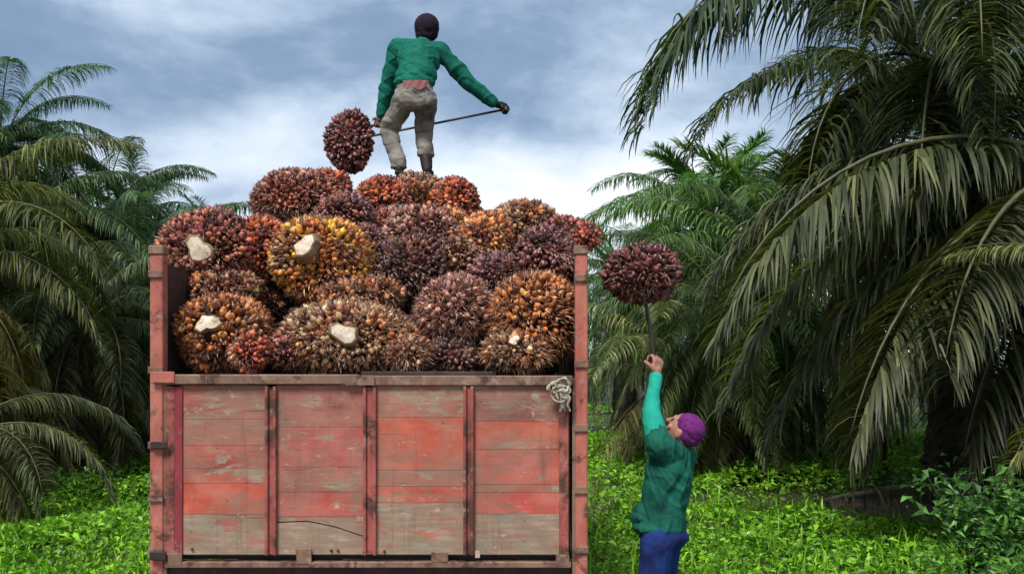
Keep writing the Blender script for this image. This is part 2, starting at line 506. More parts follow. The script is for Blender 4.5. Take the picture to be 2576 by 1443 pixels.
gx = np.concatenate([[-600, -200, -80], np.linspace(-30, 30, 121), [80, 200, 600]])
gy = np.concatenate([[-300, -60, -10], np.linspace(0, 60, 121), [120, 300, 900]])
GX, GY = np.meshgrid(gx, gy)
GZ = 0.05 * vnoise(GX*0.6, GY*0.6, 3) * (np.abs(GX) < 40) * (GY < 70) - 0.02
GZ[(GX > -3) & (GX < 1.3) & (GY > -12) & (GY < 40)] = -0.06
nx, ny = len(gx), len(gy)
ii = np.arange(nx*ny).reshape(ny, nx)
q = np.stack([ii[:-1, :-1].ravel(), ii[:-1, 1:].ravel(), ii[1:, 1:].ravel(), ii[1:, :-1].ravel()], 1)
g = obj('ground', mesh_np('ground', np.stack([GX.ravel(), GY.ravel(), GZ.ravel()], 1), [q], True), M_GROUND)
tag(g, kind='structure')
# the dirt track the truck stands on
tx = np.linspace(-2.9, 1.25, 24); ty = np.linspace(-11, 38, 120)
TX, TY = np.meshgrid(tx, ty)
TZ = -0.012 - 0.03*np.exp(-((TX+1.55)/0.3)**2) - 0.03*np.exp(-((TX-0.02)/0.3)**2) + 0.008*vnoise(TX*3, TY*2, 2)
ii = np.arange(TX.size).reshape(TX.shape)
q = np.stack([ii[:-1, :-1].ravel(), ii[:-1, 1:].ravel(), ii[1:, 1:].ravel(), ii[1:, :-1].ravel()], 1)
tag(obj('dirt_track', mesh_np('dirt_track', np.stack([TX.ravel(), TY.ravel(), TZ.ravel()], 1), [q], True), M_TRACK), kind='structure')

# ------------------------------------------------------------------ palms
# unit leaflets: root at the origin, reach along +x, hanging with gravity
def unit_leaflets(n, seed, a0=(0, 28), drop=(85, 112), wid=0.040):
    r = np.random.default_rng(seed)
    out = []
    for i in range(n):
        th = R(r.uniform(*a0)); d = R(r.uniform(*drop)); tw = R(r.uniform(-40, 40)); kink = r.uniform(-0.06, 0.06)
        m = 5
        s = np.linspace(0, 1, m)
        ang = th - d * s**r.uniform(0.55, 0.95)
        ds = 1.0/(m-1)
        x = np.concatenate([[0], np.cumsum(np.cos(ang[:-1])*ds)])
        z = np.concatenate([[0], np.cumsum(np.sin(ang[:-1])*ds)])
        wprof = np.array([0.45, 1.0, 0.95, 0.62, 0.06]) * wid * r.uniform(0.8, 1.2)
        V = []
        for k in range(m):
            t = tw * (0.3 + s[k])
            # width vector turns between sideways (y) and the strip's own normal
            nx_, nz_ = -math.sin(ang[k]), math.cos(ang[k])
            wv = np.array([nx_*math.sin(t), math.cos(t), nz_*math.sin(t)]) * wprof[k] / 2
            c = np.array([x[k], kink*s[k]**2, z[k]])
            V += [c - wv, c + wv]
        out.append(np.array(V))
    F_ = np.array([[2*k, 2*k+1, 2*k+3, 2*k+2] for k in range(m-1)])
    return out, F_

LF, LFF = unit_leaflets(28, 5)                                   # arching then hanging
LFD, _ = unit_leaflets(24, 9, (-32, -5), (52, 74), 0.037)        # hanging straight down
LFU, _ = unit_leaflets(24, 15, (15, 60), (30, 75), 0.050)         # stiff, young fronds

def frond_curve(L, e0, droop, p=1.2, n=26, sway=0.0):
    s = np.linspace(0, 1, n)
    th = R(e0) - R(droop) * s**p
    ds = L/(n-1)
    x = np.concatenate([[0], np.cumsum(np.cos(th[:-1])*ds)])
    z = np.concatenate([[0], np.cumsum(np.sin(th[:-1])*ds)])
    y = sway * L * s**2
    return s, np.stack([x, y, z], 1), th

def leaflet_places(L, e0, droop, p, per_side, seed, lenf, sway, start=0.16):
    r = np.random.default_rng(seed)
    s, C, th = frond_curve(L, e0, droop, p, 40, sway)
    out = []
    for side in (-1, 1):
        for k in range(per_side):
            u = start + (1-start)*((k + r.uniform(0.1, 0.9))/per_side)
            c = np.array([np.interp(u, s, C[:, j]) for j in range(3)])
            ta = np.interp(u, s, th)
            prof = (0.35 + 0.65*min(1, (u-start)/0.22)) * (1.0 if u < 0.65 else 1.0 - 0.55*(u-0.65)/0.35)
            l = lenf * prof * r.uniform(0.86, 1.10)
            az = side * R(r.uniform(56, 78)) * (1 - 0.35*max(0, u-0.7)/0.3)
            if ta < R(-75): az *= 1.1
            out.append((c, az, l, ta, r.integers(0, 10**6)))
    return out

def rachis_mesh(name, L, e0, droop, p, sway, r0=0.035):
    s, C, th = frond_curve(L, e0, droop, p, 16, sway)
    mb = MB().tube([tuple(c) for c in C], [r0*(1-0.86*u)*(1.5 if u < 0.06 else 1) for u in s], 5)
    return mb.mesh(name, True)

def leaflets_mesh(name, places, units):
    V, Fs = [], []
    n = 0
    for c, az, l, ta, q in places:
        u = units[q % len(units)]
        ca, sa = math.cos(az), math.sin(az)
        W = u * l
        W[:, 1] = u[:, 1] * (0.55 + 0.45*l) if l < 1 else u[:, 1]*l
        X = W[:, 0]*ca - W[:, 1]*sa + c[0]
        Yy = W[:, 0]*sa + W[:, 1]*ca + c[1]
        V.append(np.stack([X, Yy, W[:, 2] + c[2]], 1)); Fs.append(LFF + n); n += len(u)
    return mesh_np(name, np.concatenate(V), [np.concatenate(Fs)], True)

FR = {}   # shared frond meshes: (style, class, variant)
CLASSES = [(80, 62, 1.3), (64, 95, 1.15), (48, 118, 1.05), (26, 112, 1.0), (2, 96, 0.8), (-22, 74, 0.7), (-48, 42, 0.7)]
STY = {'near': (150, 0.92, 3), 'mid': (120, 0.98, 3), 'far': (60, 1.05, 2)}
for st, (ns, lf, nv) in STY.items():
    for ci, (e0, dr, p) in enumerate(CLASSES):
        for v in range(nv):
            sd_ = hash((ns, ci, v)) % 99991
            rr = np.random.default_rng(sd_)
            L = 5.0 * rr.uniform(0.9, 1.1) * (0.72 if ci == 0 else 1)
            sw = rr.uniform(-0.09, 0.09)
            e1, d1 = e0 + rr.uniform(-6, 6), dr + rr.uniform(-12, 12)
            un = LFU if ci == 0 else (LF if ci < 4 else LFD)
            FR[st, ci, v] = (rachis_mesh('frond', L, e1, d1, p, sw),
                             leaflets_mesh('leaflets', leaflet_places(L, e1, d1, p, ns, sd_+1, lf, sw), un))
            FR[st, ci, v][0].materials.append(M_RACHIS); FR[st, ci, v][1].materials.append(M_LEAF)

LEAFMESH = []
for i, u in enumerate(LF[:10] + LFD[:10]):
    me = mesh_np('leaflet', u, [LFF], True); me.materials.append(M_LEAF); LEAFMESH.append(me)

def trunk_mesh(h, r, seed):
    rr = np.random.default_rng(seed)
    nr, ns = max(10, int(h/0.11)), 18
    V = []
    for i in range(nr+1):
        z = -0.15 + (h+0.15)*i/nr
        for k in range(ns):
            a_ = 2*math.pi*(k + 0.5*(i % 2))/ns
            q = r*(1.25 - 0.35*min(1, z/1.2)) * (1 + 0.18*((i+k) % 2) + rr.uniform(-0.1, 0.12)) + (0.06 if z > h-0.5 else 0)
            V.append((q*math.cos(a_), q*math.sin(a_), z))
    ii = np.arange((nr+1)*ns).reshape(nr+1, ns)
    q = np.stack([ii[:-1].ravel(), np.roll(ii, -1, 1)[:-1].ravel(), np.roll(ii, -1, 1)[1:].ravel(), ii[1:].ravel()], 1)
    top = np.array([ii[-1]])
    return mesh_np('trunk', V, [q, top], False)

def add_frond(root, h, az, ci, st, scale, col, rr, dz=0.0, tilt=0.0):
    v = int(rr.integers(0, STY[st][2]))
    rm, lm = FR[st, ci, v]
    f = obj('frond', rm, None, root, col)
    f.location = (0.12*math.cos(az), 0.12*math.sin(az), h + dz)
    f.rotation_euler = (tilt, 0, az)
    f.scale = (scale,)*3
    l = obj('leaflets', lm, None, f, col)
    l['kind'] = 'stuff'
    return f

def hero_frond(root, h, az, L, e0, droop, p, per_side, lenf, col, seed, sway=0.0, single=True, units=None, r0=0.04):
    f = obj('frond', rachis_mesh('frond', L, e0, droop, p, sway, r0), M_RACHIS, root, col)
    f.location = (0.12*math.cos(az), 0.12*math.sin(az), h)
    f.rotation_euler = (0, 0, az)
    pl = leaflet_places(L, e0, droop, p, per_side, seed, lenf, sway, 0.12)
    if single:
        for c, a_, l, ta, q in pl:
            n = 8 + q % 12 if q % 3 else q % 14
            o = obj('leaflet', LEAFMESH[n], None, f, col)
            o.matrix_local = Matrix.Translation(c) @ Matrix.Rotation(a_, 4, 'Z') @ Matrix.Diagonal((l, 0.55+0.45*l, l, 1))
    else:
        l = obj('leaflets', leaflets_mesh('leaflets', pl, units or LF), M_LEAF, f, col)
        l['kind'] = 'stuff'
    return f

def palm(x, y, h, label, group, nf=30, st='mid', scale=1.0, col=(0.05, 0.09, 0.03), seed=0, tr=0.26, skip=None, lo=0, hi=6, pw=0.85, dead=3):
    rr = np.random.default_rng(seed)
    t = empty('palm_tree', (x, y, 0))
    tag(t, label, 'palm tree', group)
    obj('trunk', trunk_mesh(h, tr, seed), M_TRUNK, t)
    az = rr.uniform(0, 6.28)
    for i in range(nf):
        az += 2.39996 + rr.uniform(-0.2, 0.2)
        u = ((i+0.5)/nf)**pw
        ci = min(hi, lo + int(u*(hi-lo+1)))
        if skip and skip(az % (2*math.pi), ci): continue
        k = rr.uniform(0.75, 1.3)
        c = tuple(cc*k for cc in col)
        if dead and i > nf - dead: c = (0.11*k, 0.085*k, 0.04*k)
        elif ci >= 4: c = (c[0]*1.25, c[1]*0.98, c[2]*0.9)
        add_frond(t, h, az, ci, st, scale*rr.uniform(0.88, 1.1), c, rr, -0.08*ci + 0.1)
    return t

OLIVE = (0.046, 0.062, 0.028)
DEEP = (0.032, 0.060, 0.024)
FRESH = (0.050, 0.115, 0.032)
BLUEG = (0.030, 0.080, 0.036)

# right-hand big palm, its long fronds reach over towards the truck
R1 = palm(5.6, 13.0, 5.45, 'tallest nearest palm on the right whose long frond arches over the purple-capped worker', 'palms right of the truck',
          nf=26, st='near', scale=0.98, col=OLIVE, seed=11, tr=0.34, skip=lambda a_, c: 1.9 < a_ < 4.3 and c < 6)
hero_frond(R1, 5.60, R(187), 5.4, 62, 150, 0.95, 90, 1.15, (0.036, 0.060, 0.028), 31, sway=-0.01)
hero_frond(R1, 5.55, R(190), 5.2, 66, 150, 0.95, 130, 1.25, (0.034, 0.056, 0.026), 34, sway=0.01, single=False, units=LFD)
hero_frond(R1, 5.45, R(213), 3.7, 22, 108, 0.9, 60, 1.05, (0.058, 0.070, 0.026), 33, sway=0.02)
for k, (az, L, e0, dr, p) in enumerate(((232, 4.4, 50, 128, 1.0), (250, 4.6, 50, 130, 0.95), (275, 4.4, 56, 130, 1.0), (205, 3.2, 10, 104, 0.9),
                                        (240, 4.0, 20, 108, 0.9), (300, 3.6, 30, 118, 0.9), (190, 2.9, 6, 95, 0.8), (225, 3.5, -5, 85, 0.8), (260, 3.9, 2, 92, 0.8))):
    hero_frond(R1, 5.55 - 0.05*k, R(az), L, e0, dr, p, 175, 1.05, tuple(c*(0.8 + 0.08*(k*5 % 7)) for c in (0.047, 0.062, 0.028)), 40+k, single=False, units=LFD if k % 3 else LF)

# second right-hand palm, just off the frame, low skirt of hanging fronds
R2 = palm(6.0, 10.3, 3.6, 'drooping olive palm at the right edge with fronds sweeping down to the ground', 'palms right of the truck',
          nf=22, st='near', scale=0.85, col=(0.036, 0.042, 0.02), seed=12, tr=0.33, skip=lambda a_, c: 2.3 < a_ < 4.9 and c < 5)
for k, (az, L, e0, dr, p, b) in enumerate(((176, 4.7, 20, 92, 0.75, 1.3), (188, 4.9, 36, 108, 0.85, 1.0), (168, 4.3, 2, 72, 0.7, 1.15), (200, 4.2, 8, 84, 0.75, 0.9),
                                           (182, 3.8, -12, 66, 0.7, 0.8), (214, 3.6, 24, 104, 0.8, 0.75), (160, 4.6, 44, 112, 0.9, 0.85), (205, 3.3, -18, 60, 0.7, 0.7))):
    hero_frond(R2, 3.65 - 0.03*k, R(az), L, e0, dr, p, 180, 0.95, (0.060*b, 0.070*b, 0.034*b), 60+k, single=False, units=LF if k % 2 == 0 else LFD)
R3 = palm(5.6, 8.0, 1.75, 'young low palm at the right edge with bright olive blades', 'palms right of the truck',
          nf=16, st='near', scale=0.42, col=(0.12, 0.125, 0.05), seed=13, tr=0.2, hi=4)

# palms in the middle distance on the right
palm(4.1, 22.0, 4.7, 'upright fresh green palm behind the spiked fruit bunch', 'palms right of the truck', 44, 'mid', 0.56, (0.072, 0.163, 0.044), 21, pw=1.1)
palm(4.9, 18.5, 3.2, 'mid green bushy palm left of the dark hollow under the big palm', 'palms right of the truck', 46, 'mid', 0.8, (0.078, 0.143, 0.047), 22)
palm(2.85, 26.0, 3.9, 'palm just right of the right-hand truck post, half hidden by the load', 'palms right of the truck', 42, 'mid', 0.5, (0.062, 0.150, 0.062), 23)
palm(2.75, 17.0, 1.7, 'low olive palm at ground level between truck post and raised arm', 'palms right of the truck', 22, 'mid', 0.55, (0.130, 0.150, 0.072), 24, lo=1, tr=0.11)
palm(3.5, 16.5, 2.7, 'deep green palm rising behind the raised arm of the purple-capped worker', 'palms right of the truck', 44, 'near', 0.50, (0.060, 0.100, 0.042), 28, lo=1, tr=0.18)
palm(7.2, 17.0, 5.6, 'shaded palm behind the tallest right-hand palm', 'palms right of the truck', 30, 'mid', 1.0, (0.036, 0.052, 0.023), 25)
palm(9.5, 21.0, 6.4, 'dark palm filling the gap at the far right edge', 'palms right of the truck', 30, 'mid', 1.0, (0.036, 0.055, 0.026), 26)
palm(5.0, 24.5, 4.9, 'distant palm whose crown shows under the long arching frond', 'palms right of the truck', 30, 'mid', 0.66, (0.058, 0.130, 0.052), 27)

# left of the truck
palm(-7.6, 13.0, 3.2, 'olive yellow palm leaning in at the left edge with hanging fronds', 'palms left of the truck', 46, 'near', 0.62, (0.085, 0.095, 0.030), 31, lo=1)
palm(-9.2, 18.5, 5.75, 'tallest palm at the left edge, its dark crown against the cloud', 'palms left of the truck', 60, 'near', 0.50, (0.034, 0.075, 0.028), 32, lo=1)
palm(-9.9, 17.0, 4.6, 'green palm cut by the left edge just under the tallest crown', 'palms left of the truck', 50, 'near', 0.55, (0.060, 0.100, 0.036), 42, lo=1)
palm(-8.3, 21.0, 4.7, 'soft green palm stepping down from the tallest crown towards the truck', 'palms left of the truck', 52, 'near', 0.50, (0.045, 0.090, 0.040), 43, lo=1)
palm(-8.3, 17.0, 3.9, 'full mid green palm below the tallest left one', 'palms left of the truck', 44, 'near', 0.60, (0.052, 0.095, 0.040), 39, lo=1)
palm(-7.0, 19.0, 3.5, 'bluish green palm between the left edge and the left truck post', 'palms left of the truck', 46, 'near', 0.62, (0.058, 0.105, 0.058), 33, lo=1)
palm(-9.3, 25.5, 5.1, 'dark green palm with a ragged crown above the bluish one', 'palms left of the truck', 38, 'mid', 0.50, (0.028, 0.095, 0.024), 34, hi=5)
palm(-10.3, 35.0, 6.1, 'small far palm crown peeking over the load beside the left post', 'palms left of the truck', 30, 'far', 0.40, (0.023, 0.065, 0.034), 35, hi=5)
palm(-6.5, 15.5, 2.5, 'grey-green palm with skirt of hanging fronds in the middle of the left side', 'palms left of the truck', 44, 'near', 0.52, (0.070, 0.092, 0.048), 38, lo=1)
palm(-5.8, 19.5, 2.6, 'shaded lower palm right beside the left truck post', 'palms left of the truck', 42, 'mid', 0.62, (0.055, 0.090, 0.046), 36, lo=1)
palm(-7.9, 23.5, 4.4, 'deep green palm filling the gap behind the bluish one', 'palms left of the truck', 40, 'mid', 0.56, (0.034, 0.085, 0.032), 41, lo=1)
palm(-6.1, 11.2, 1.2, 'low grey-green palm at the left edge drooping onto the bright ground cover', 'palms left of the truck', 30, 'near', 0.40, (0.085, 0.095, 0.045), 37, lo=2)
for k, (x, y, h, s_) in enumerate(((-13.0, 29, 4.6, 0.9), (-6.3, 31, 3.2, 0.8), (-10.5, 38, 3.4, 1.0), (3.9, 36, 3.8, 0.75), (8.0, 32, 5.0, 0.95), (12.5, 28, 6.0, 1.0), (6.2, 40, 4.5, 1.0), (-13.5, 22, 4.4, 0.9), (-3.6, 52, 3.4, 0.95), (-0.4, 55, 3.4, 0.95), (1.8, 48, 3.2, 0.9), (-1.8, 60, 3.6, 1.0))):
    palm(x, y, h, 'indistinct far palm closing the gaps behind the nearer palms', 'far palms behind the plantation edge', 30, 'far', s_, (0.036, 0.081, 0.036), 80+k)

# ------------------------------------------------------------------ ground cover and shrubs
def leaf_cloud(C, size, up=0.55, seed=0, aspect=0.55):
    """small pointed folded leaves at the centres C"""
    r = np.random.default_rng(seed)
    n = len(C)
    nrm = r.normal(size=(n, 3)); nrm[:, 2] = np.abs(nrm[:, 2]) + up*2
    nrm /= np.linalg.norm(nrm, axis=1)[:, None]
    d = r.normal(size=(n, 3)); d -= nrm*np.sum(d*nrm, 1)[:, None]
    d /= np.linalg.norm(d, axis=1)[:, None]
    s = np.cross(nrm, d)
    L = (size * r.uniform(0.6, 1.4, n))[:, None]
    W = L*aspect
    fold = L*0.16
    a0 = C - d*L*0.5
    b1 = C - d*L*0.12 + s*W*0.5 + nrm*fold
    b2 = C - d*L*0.12 - s*W*0.5 + nrm*fold
    m = C
    tp = C + d*L*0.55 - nrm*fold*0.8
    V = np.stack([a0, b1, m, b2, tp], 1).reshape(-1, 3)
    k = (np.arange(n)*5)[:, None]
    F_ = np.concatenate([k + np.array([[0, 2, 1]]), k + np.array([[0, 3, 2]]), k + np.array([[1, 2, 4]]), k + np.array([[2, 3, 4]])])
    return V, F_

def cover_height(x, y):
    h = 0.34 + 0.19*vnoise(x*1.3, y*1.1, 1) + 0.09*vnoise(x*3.1, y*2.7, 4)
    return np.clip(h, 0.05, 0.75)

pts = []
r = np.random.default_rng(3)
for (x0, x1, y0, y1, dens) in ((-11.5, -2.1, 5.2, 12.0, 680), (-13, -2.4, 12.0, 24.0, 300), (0.62, 7.0, 5.0, 11.5, 720), (0.62, 9.0, 11.5, 24.0, 280), (-13, 13, 24, 40, 26)):
    n = int((x1-x0)*(y1-y0)*dens)
    x = r.uniform(x0, x1, n); y = r.uniform(y0, y1, n)
    ok = np.abs(x) < 0.53*y + 0.6
    # keep clear of the feet of the ground worker, the trodden track and the bare soil under the big palm
    ok &= ~((np.hypot(x-0.92, y-6.0) < 0.32))
    ok &= ~((x > -2.2) & (x < 0.62))
    bare = np.exp(-(((x-4.6)/1.9)**2 + ((y-12.6)/1.6)**2))
    ok &= r.uniform(0, 1, n) > bare*1.25
    x, y = x[ok], y[ok]
    h = cover_height(x, y) * (1 - 0.6*bare[ok]) * np.clip((np.abs(x - (-0.76)) - 1.3)*1.3, 0.35, 1)
    z = h * r.uniform(0.15, 1, len(x))**0.45
    pts.append(np.stack([x, y, z], 1))
C = np.concatenate(pts)
V, F_ = leaf_cloud(C, 0.072*(1 + 0.25*np.clip((C[:, 1]-8)/10, 0, 1.2)), 0.5, 5)
pick = r.uniform(0, 1, len(C)) < 0.06
B = C[pick]; nb = len(B)
hb_ = cover_height(B[:, 0], B[:, 1])
an_ = r.uniform(0, 6.28, nb); ln_ = r.uniform(0.18, 0.36, nb); le_ = r.uniform(0.15, 0.75, nb)
dx, dy = np.cos(an_), np.sin(an_)
root = np.stack([B[:, 0], B[:, 1], B[:, 2]*0.75], 1)
side = np.stack([-dy, dx, 0*dx], 1)*(r.uniform(0.004, 0.009, nb))[:, None]
mid = root + np.stack([dx*ln_*0.22*le_, dy*ln_*0.22*le_, ln_*0.55], 1)
tip = root + np.stack([dx*ln_*0.8*le_, dy*ln_*0.8*le_, ln_*(0.95-0.35*le_)], 1)
VB = np.stack([root-side, root+side, mid-side, mid+side, tip], 1).reshape(-1, 3)
kb = (np.arange(nb)*5)[:, None] + len(V)
FB = [kb + np.array([[0, 1, 3]]), kb + np.array([[0, 3, 2]]), kb + np.array([[2, 3, 4]])]
V = np.concatenate([V, VB]); F_ = np.concatenate([F_] + FB)
g = obj('ground_cover', mesh_np('ground_cover', V, [F_]), M_COVER, None, (0.125, 0.275, 0.020))
tag(g, 'bright green leafy creeper carpeting the plantation floor', 'ground cover', kind='stuff')

def shrub(x, y, hgt, wid, n, col, label, seed, size=0.07, group='leafy shrubs at the right edge'):
    rr = np.random.default_rng(seed)
    t = empty('shrub', (x, y, 0))
    tag(t, label, 'shrub', group)
    tips = []
    for k in range(9):
        a_ = rr.uniform(0, 6.28); q = rr.uniform(0.25, 1.0)*wid
        tip = np.array([q*math.cos(a_), q*math.sin(a_), hgt*rr.uniform(0.6, 1.05)])
        mid = tip*np.array([0.35, 0.35, 0.6])
        MB().tube([(0.05*math.cos(a_), 0.05*math.sin(a_), -0.05), tuple(mid), tuple(tip)], [0.016, 0.010, 0.004], 5).build('stem', M_TRUNK, t)
        tips.append((mid, tip))
    pts = []
    for k in range(n):
        mid, tip = tips[rr.integers(0, len(tips))]
        u = rr.uniform(0, 1)
        c = mid*(1-u) + tip*u if rr.uniform() < 0.75 else mid*u*0.8
        pts.append(c + rr.normal(size=3)*np.array([0.13, 0.13, 0.10])*wid*1.3)
    Pn = np.array(pts); Pn[:, 2] = np.abs(Pn[:, 2])
    V, F_ = leaf_cloud(Pn, size, 0.4, seed+1, 0.42)
    o = obj('foliage', mesh_np('foliage', V, [F_]), M_SHRUB, t, col)
    o['kind'] = 'stuff'
    return t
shrub(3.35, 7.3, 1.15, 0.55, 1500, (0.06, 0.145, 0.035), 'tall dark green shrub rising in the lower right corner', 3, 0.085)
shrub(3.05, 6.6, 0.62, 0.45, 1100, (0.09, 0.20, 0.035), 'lower light green shrub in front of the tall dark one', 4, 0.075)
shrub(4.3, 9.0, 0.95, 0.6, 1300, (0.035, 0.075, 0.028), 'dim shrub at the foot of the drooping right-edge palm', 5, 0.09)
shrub(-5.3, 12.5, 0.55, 0.6, 900, (0.10, 0.22, 0.03), 'light green tuft at the left edge of the bright ground cover', 6, 0.085, None)

# bare soil and a dry fallen frond under the big palm
def mound(name, x, y, rx, ry, h, seed, mat):
    nr, ns = 10, 40
    V = [(0, 0, h)]
    for i in range(1, nr+1):
        for k in range(ns):
            a_ = 2*math.pi*k/ns; u = i/nr
            f = 1 + 0.14*math.sin(3*a_ + seed) + 0.08*math.sin(7*a_ - seed)
            hh = h*(max(0, math.cos(u*math.pi/2))**0.7) * (1 + 0.05*math.sin(5*a_ + seed + 3*u)*u + 0.04*math.sin(9*u + 2*a_)) - (0.08 if i == nr else 0)
            V.append((rx*u*f*math.cos(a_), ry*u*f*math.sin(a_), hh))
    T = np.array([[0, 1+k, 1+(k+1) % ns] for k in range(ns)])
    Q = np.array([[1+(i-1)*ns+k, 1+i*ns+k, 1+i*ns+(k+1) % ns, 1+(i-1)*ns+(k+1) % ns] for i in range(1, nr) for k in range(ns)])
    o = obj(name, mesh_np(name, V, [T, Q], True), mat)
    o.location = (x, y, 0)
    return o
tag(mound('soil_bank', 4.75, 12.9, 2.0, 1.2, 0.12, 1.0, M_SOIL), kind='structure')
ff = empty('fallen_frond', (4.05, 11.4, 0.16)); tag(ff, 'dry grey fallen frond lying on bare soil under the big palm', 'palm frond')
mb = MB().tube([(-0.95, 0, 0.12), (-0.5, -0.1, 0.26), (0.1, -0.1, 0.36), (0.7, 0.05, 0.36), (1.2, 0.2, 0.22)], [0.012, 0.025, 0.035, 0.045, 0.06], 6)
mb.build('rachis', simple('dry_frond', [(0.13, 0.11, 0.07), (0.24, 0.21, 0.14)], 6, 0.8, 0.3), ff, smooth=True)
pl = []
rr = np.random.default_rng(8)
for k in range(56):
    u = rr.uniform(0, 0.85)
    pl.append((np.array([-0.95 + 1.7*u, -0.05, 0.14 + 0.26*math.sin(u*2.2)]), rr.choice([-1, 1])*R(rr.uniform(60, 110)), 0.5*rr.uniform(0.7, 1.1), 0, rr.integers(0, 999)))
o = obj('leaflets', leaflets_mesh('leaflets', pl, LFD), M_LEAF, ff, (0.12, 0.10, 0.055)); o['kind'] = 'stuff'

# ------------------------------------------------------------------ truck
D = 5.53                       # rear face of the tailgate
S_ = F / D
def X(px): return (px - 1288.0) / S_
def Z(py): return CH + (HZ - py) / S_
BED_F = 10.25                  # front of the load bed
TR = empty('cargo_truck', ((X(380)+X(1478))/2, D, 0))
tag(TR, 'red weathered wooden-sided cargo truck seen from behind, heaped with palm fruit', 'truck')
O = Vector(TR.location)
def part(mb, name, mat, parent=TR, color=None, smooth=False):
    """world-space part re-expressed under the truck's Empty"""
    o = mb.build(name, mat, parent, color, smooth)
    if parent is TR: o.matrix_parent_inverse = Matrix.Translation(-O)
    return o

x0, x1 = X(380), X(1478)
# corner posts: an angle profile with a flange, a cap and rust at the seams
for s, a0, a1 in ((-1, X(380), X(413)), (1, X(1447), X(1478))):
    mb = MB()
    o_, i_ = (a0, a1) if s < 0 else (a1, a0)
    mb.box((min(a0, a1), D-0.02, 0.55), (max(a0, a1), D+0.06, Z(640)), 0.006)
    p = part(mb, 'corner_post', M_POST)
    c = MB().box((min(a0, a1)-0.008, D-0.028, Z(641)), (max(a0, a1)+0.004, D+0.068, Z(618)), 0.006)
    part(c, 'cap', M_RAIL, p)
    xx = i_ + (0.004 if s < 0 else -0.004)
    f = MB().box((min(i_, xx+s*-0.012), D-0.012, 0.56), (max(i_, xx+s*-0.012), D+0.01, Z(950)), 0.002)
    part(f, 'flange', M_RAIL, p)
    for py in ((690, 930, 1118, 1250, 1385) if s < 0 else (700, 915, 1075, 1230, 1380)):
        b = MB().box((min(a0, a1)-0.006, D-0.034, Z(py+9)), (max(a0, a1)+0.003, D-0.018, Z(py-9)), 0.003)
        part(b, 'weld_plate', M_RAIL, p)

# tailgate: rail, ribs, boards
TG = MB().box((X(418), D+0.005, Z(1398)), (X(1434), D+0.012, Z(972)))
TG = part(TG, 'tailgate', M_DARK)
def sub(mb, name, mat, color=None): return mb.build(name, mat, TG, color)
sub(MB().box((X(392), D-0.042, Z(966)), (X(905), D+0.03, Z(941)), 0.005), 'top_rail', M_RAIL)
sub(MB().box((X(906), D-0.036, Z(969)), (X(1440), D+0.03, Z(944)), 0.005), 'top_rail', M_RAIL)
sub(MB().box((X(386), D-0.05, Z(962)), (X(446), D-0.043, Z(934)), 0.003), 'corner_bracket', M_POST)
sub(MB().box((X(872), D-0.047, Z(968)), (X(945), D-0.0425, Z(943)), 0.001), 'rail_splice', M_RAIL)
ribs = ((417, 442, -0.016, M_RIB), (442, 462, -0.022, None), (670, 698, -0.040, M_RIB), (915, 948, -0.036, M_RIB), (1166, 1192, -0.040, M_RIB), (1406, 1430, -0.024, M_RIB))
M_MAG = paint_metal('maroon_paint', (0.28, 0.035, 0.045), (0.18, 0.02, 0.03), amount=0.60)
for a0, a1, dy, mt in ribs:
    mb = MB()
    if a0 in (670, 915, 1166):     # folded channel: two lips with a recessed web
        mb.box((X(a0), D+dy, Z(1393)), (X(a0+8), D-0.004, Z(971)), 0.003)
        mb.box((X(a1-8), D+dy, Z(1393)), (X(a1), D-0.004, Z(971)), 0.003)
        mb.box((X(a0+7), D+dy*0.55, Z(1391)), (X(a1-7), D-0.004, Z(973)))
    else:
        mb.box((X(a0), D+dy, Z(1395)), (X(a1), D-0.004, Z(971)), 0.003)
    sub(mb, 'rib', mt or M_MAG)
for px, py in ():
    mb = MB().box((X(px-22), D-0.046, Z(py+22)), (X(px+22), D-0.0405, Z(py-48)), 0.002)
    for q in (-1, 1):
        mb.ball((X(px+12*q), D-0.047, Z(py+8)), 0.007, sub=1)
    sub(mb, 'rib_foot', M_RIB)
RED = (0.50, 0.092, 0.065)
ORG = (0.50, 0.115, 0.060)
DUL = (0.40, 0.125, 0.090)
MAU = (0.30, 0.12, 0.095)
bays = ((455, 672), (696, 917), (946, 1168), (1190, 1408))
rows = {   # rows of boards: top, bottom, (colour, how much paint is left) in each bay
    0: [((968, 1052), (DUL, 0.52)), ((1053, 1118), (DUL, 0.66)), ((1119, 1176), (RED, 0.74)), ((1177, 1213), (DUL, 0.66)), ((1214, 1292), (RED, 0.86)), ((1293, 1392), (DUL, 0.26))],
    1: [((968, 1072), (MAU, 0.58)), ((1073, 1172), (DUL, 0.70)), ((1173, 1235), (DUL, 0.62)), ((1236, 1297), (RED, 0.82))],
    2: [((968, 1048), (DUL, 0.50)), ((1049, 1180), (RED, 0.82)), ((1181, 1221), (DUL, 0.64)), ((1222, 1262), (RED, 0.68)), ((1263, 1392), (DUL, 0.22))],
    3: [((968, 1058), (MAU, 0.60)), ((1059, 1128), (RED, 0.74)), ((1129, 1216), (RED, 0.76)), ((1217, 1236), (DUL, 0.58)), ((1237, 1290), (RED, 0.84)), ((1291, 1392), (DUL, 0.20))],
}
rb = np.random.default_rng(12)
def board(a0, a1, tl, bl, tr_, br, col, cov):
    y = D - 0.012 + rb.uniform(-0.0012, 0.0012)
    o = MB().prism([(X(a0), Z(bl)), (X(a1), Z(br)), (X(a1), Z(tr_)), (X(a0), Z(tl))], y, D+0.004).build('plank', M_PLANK, TG, (*[c*rb.uniform(0.88, 1.12) for c in col], cov))
    return o
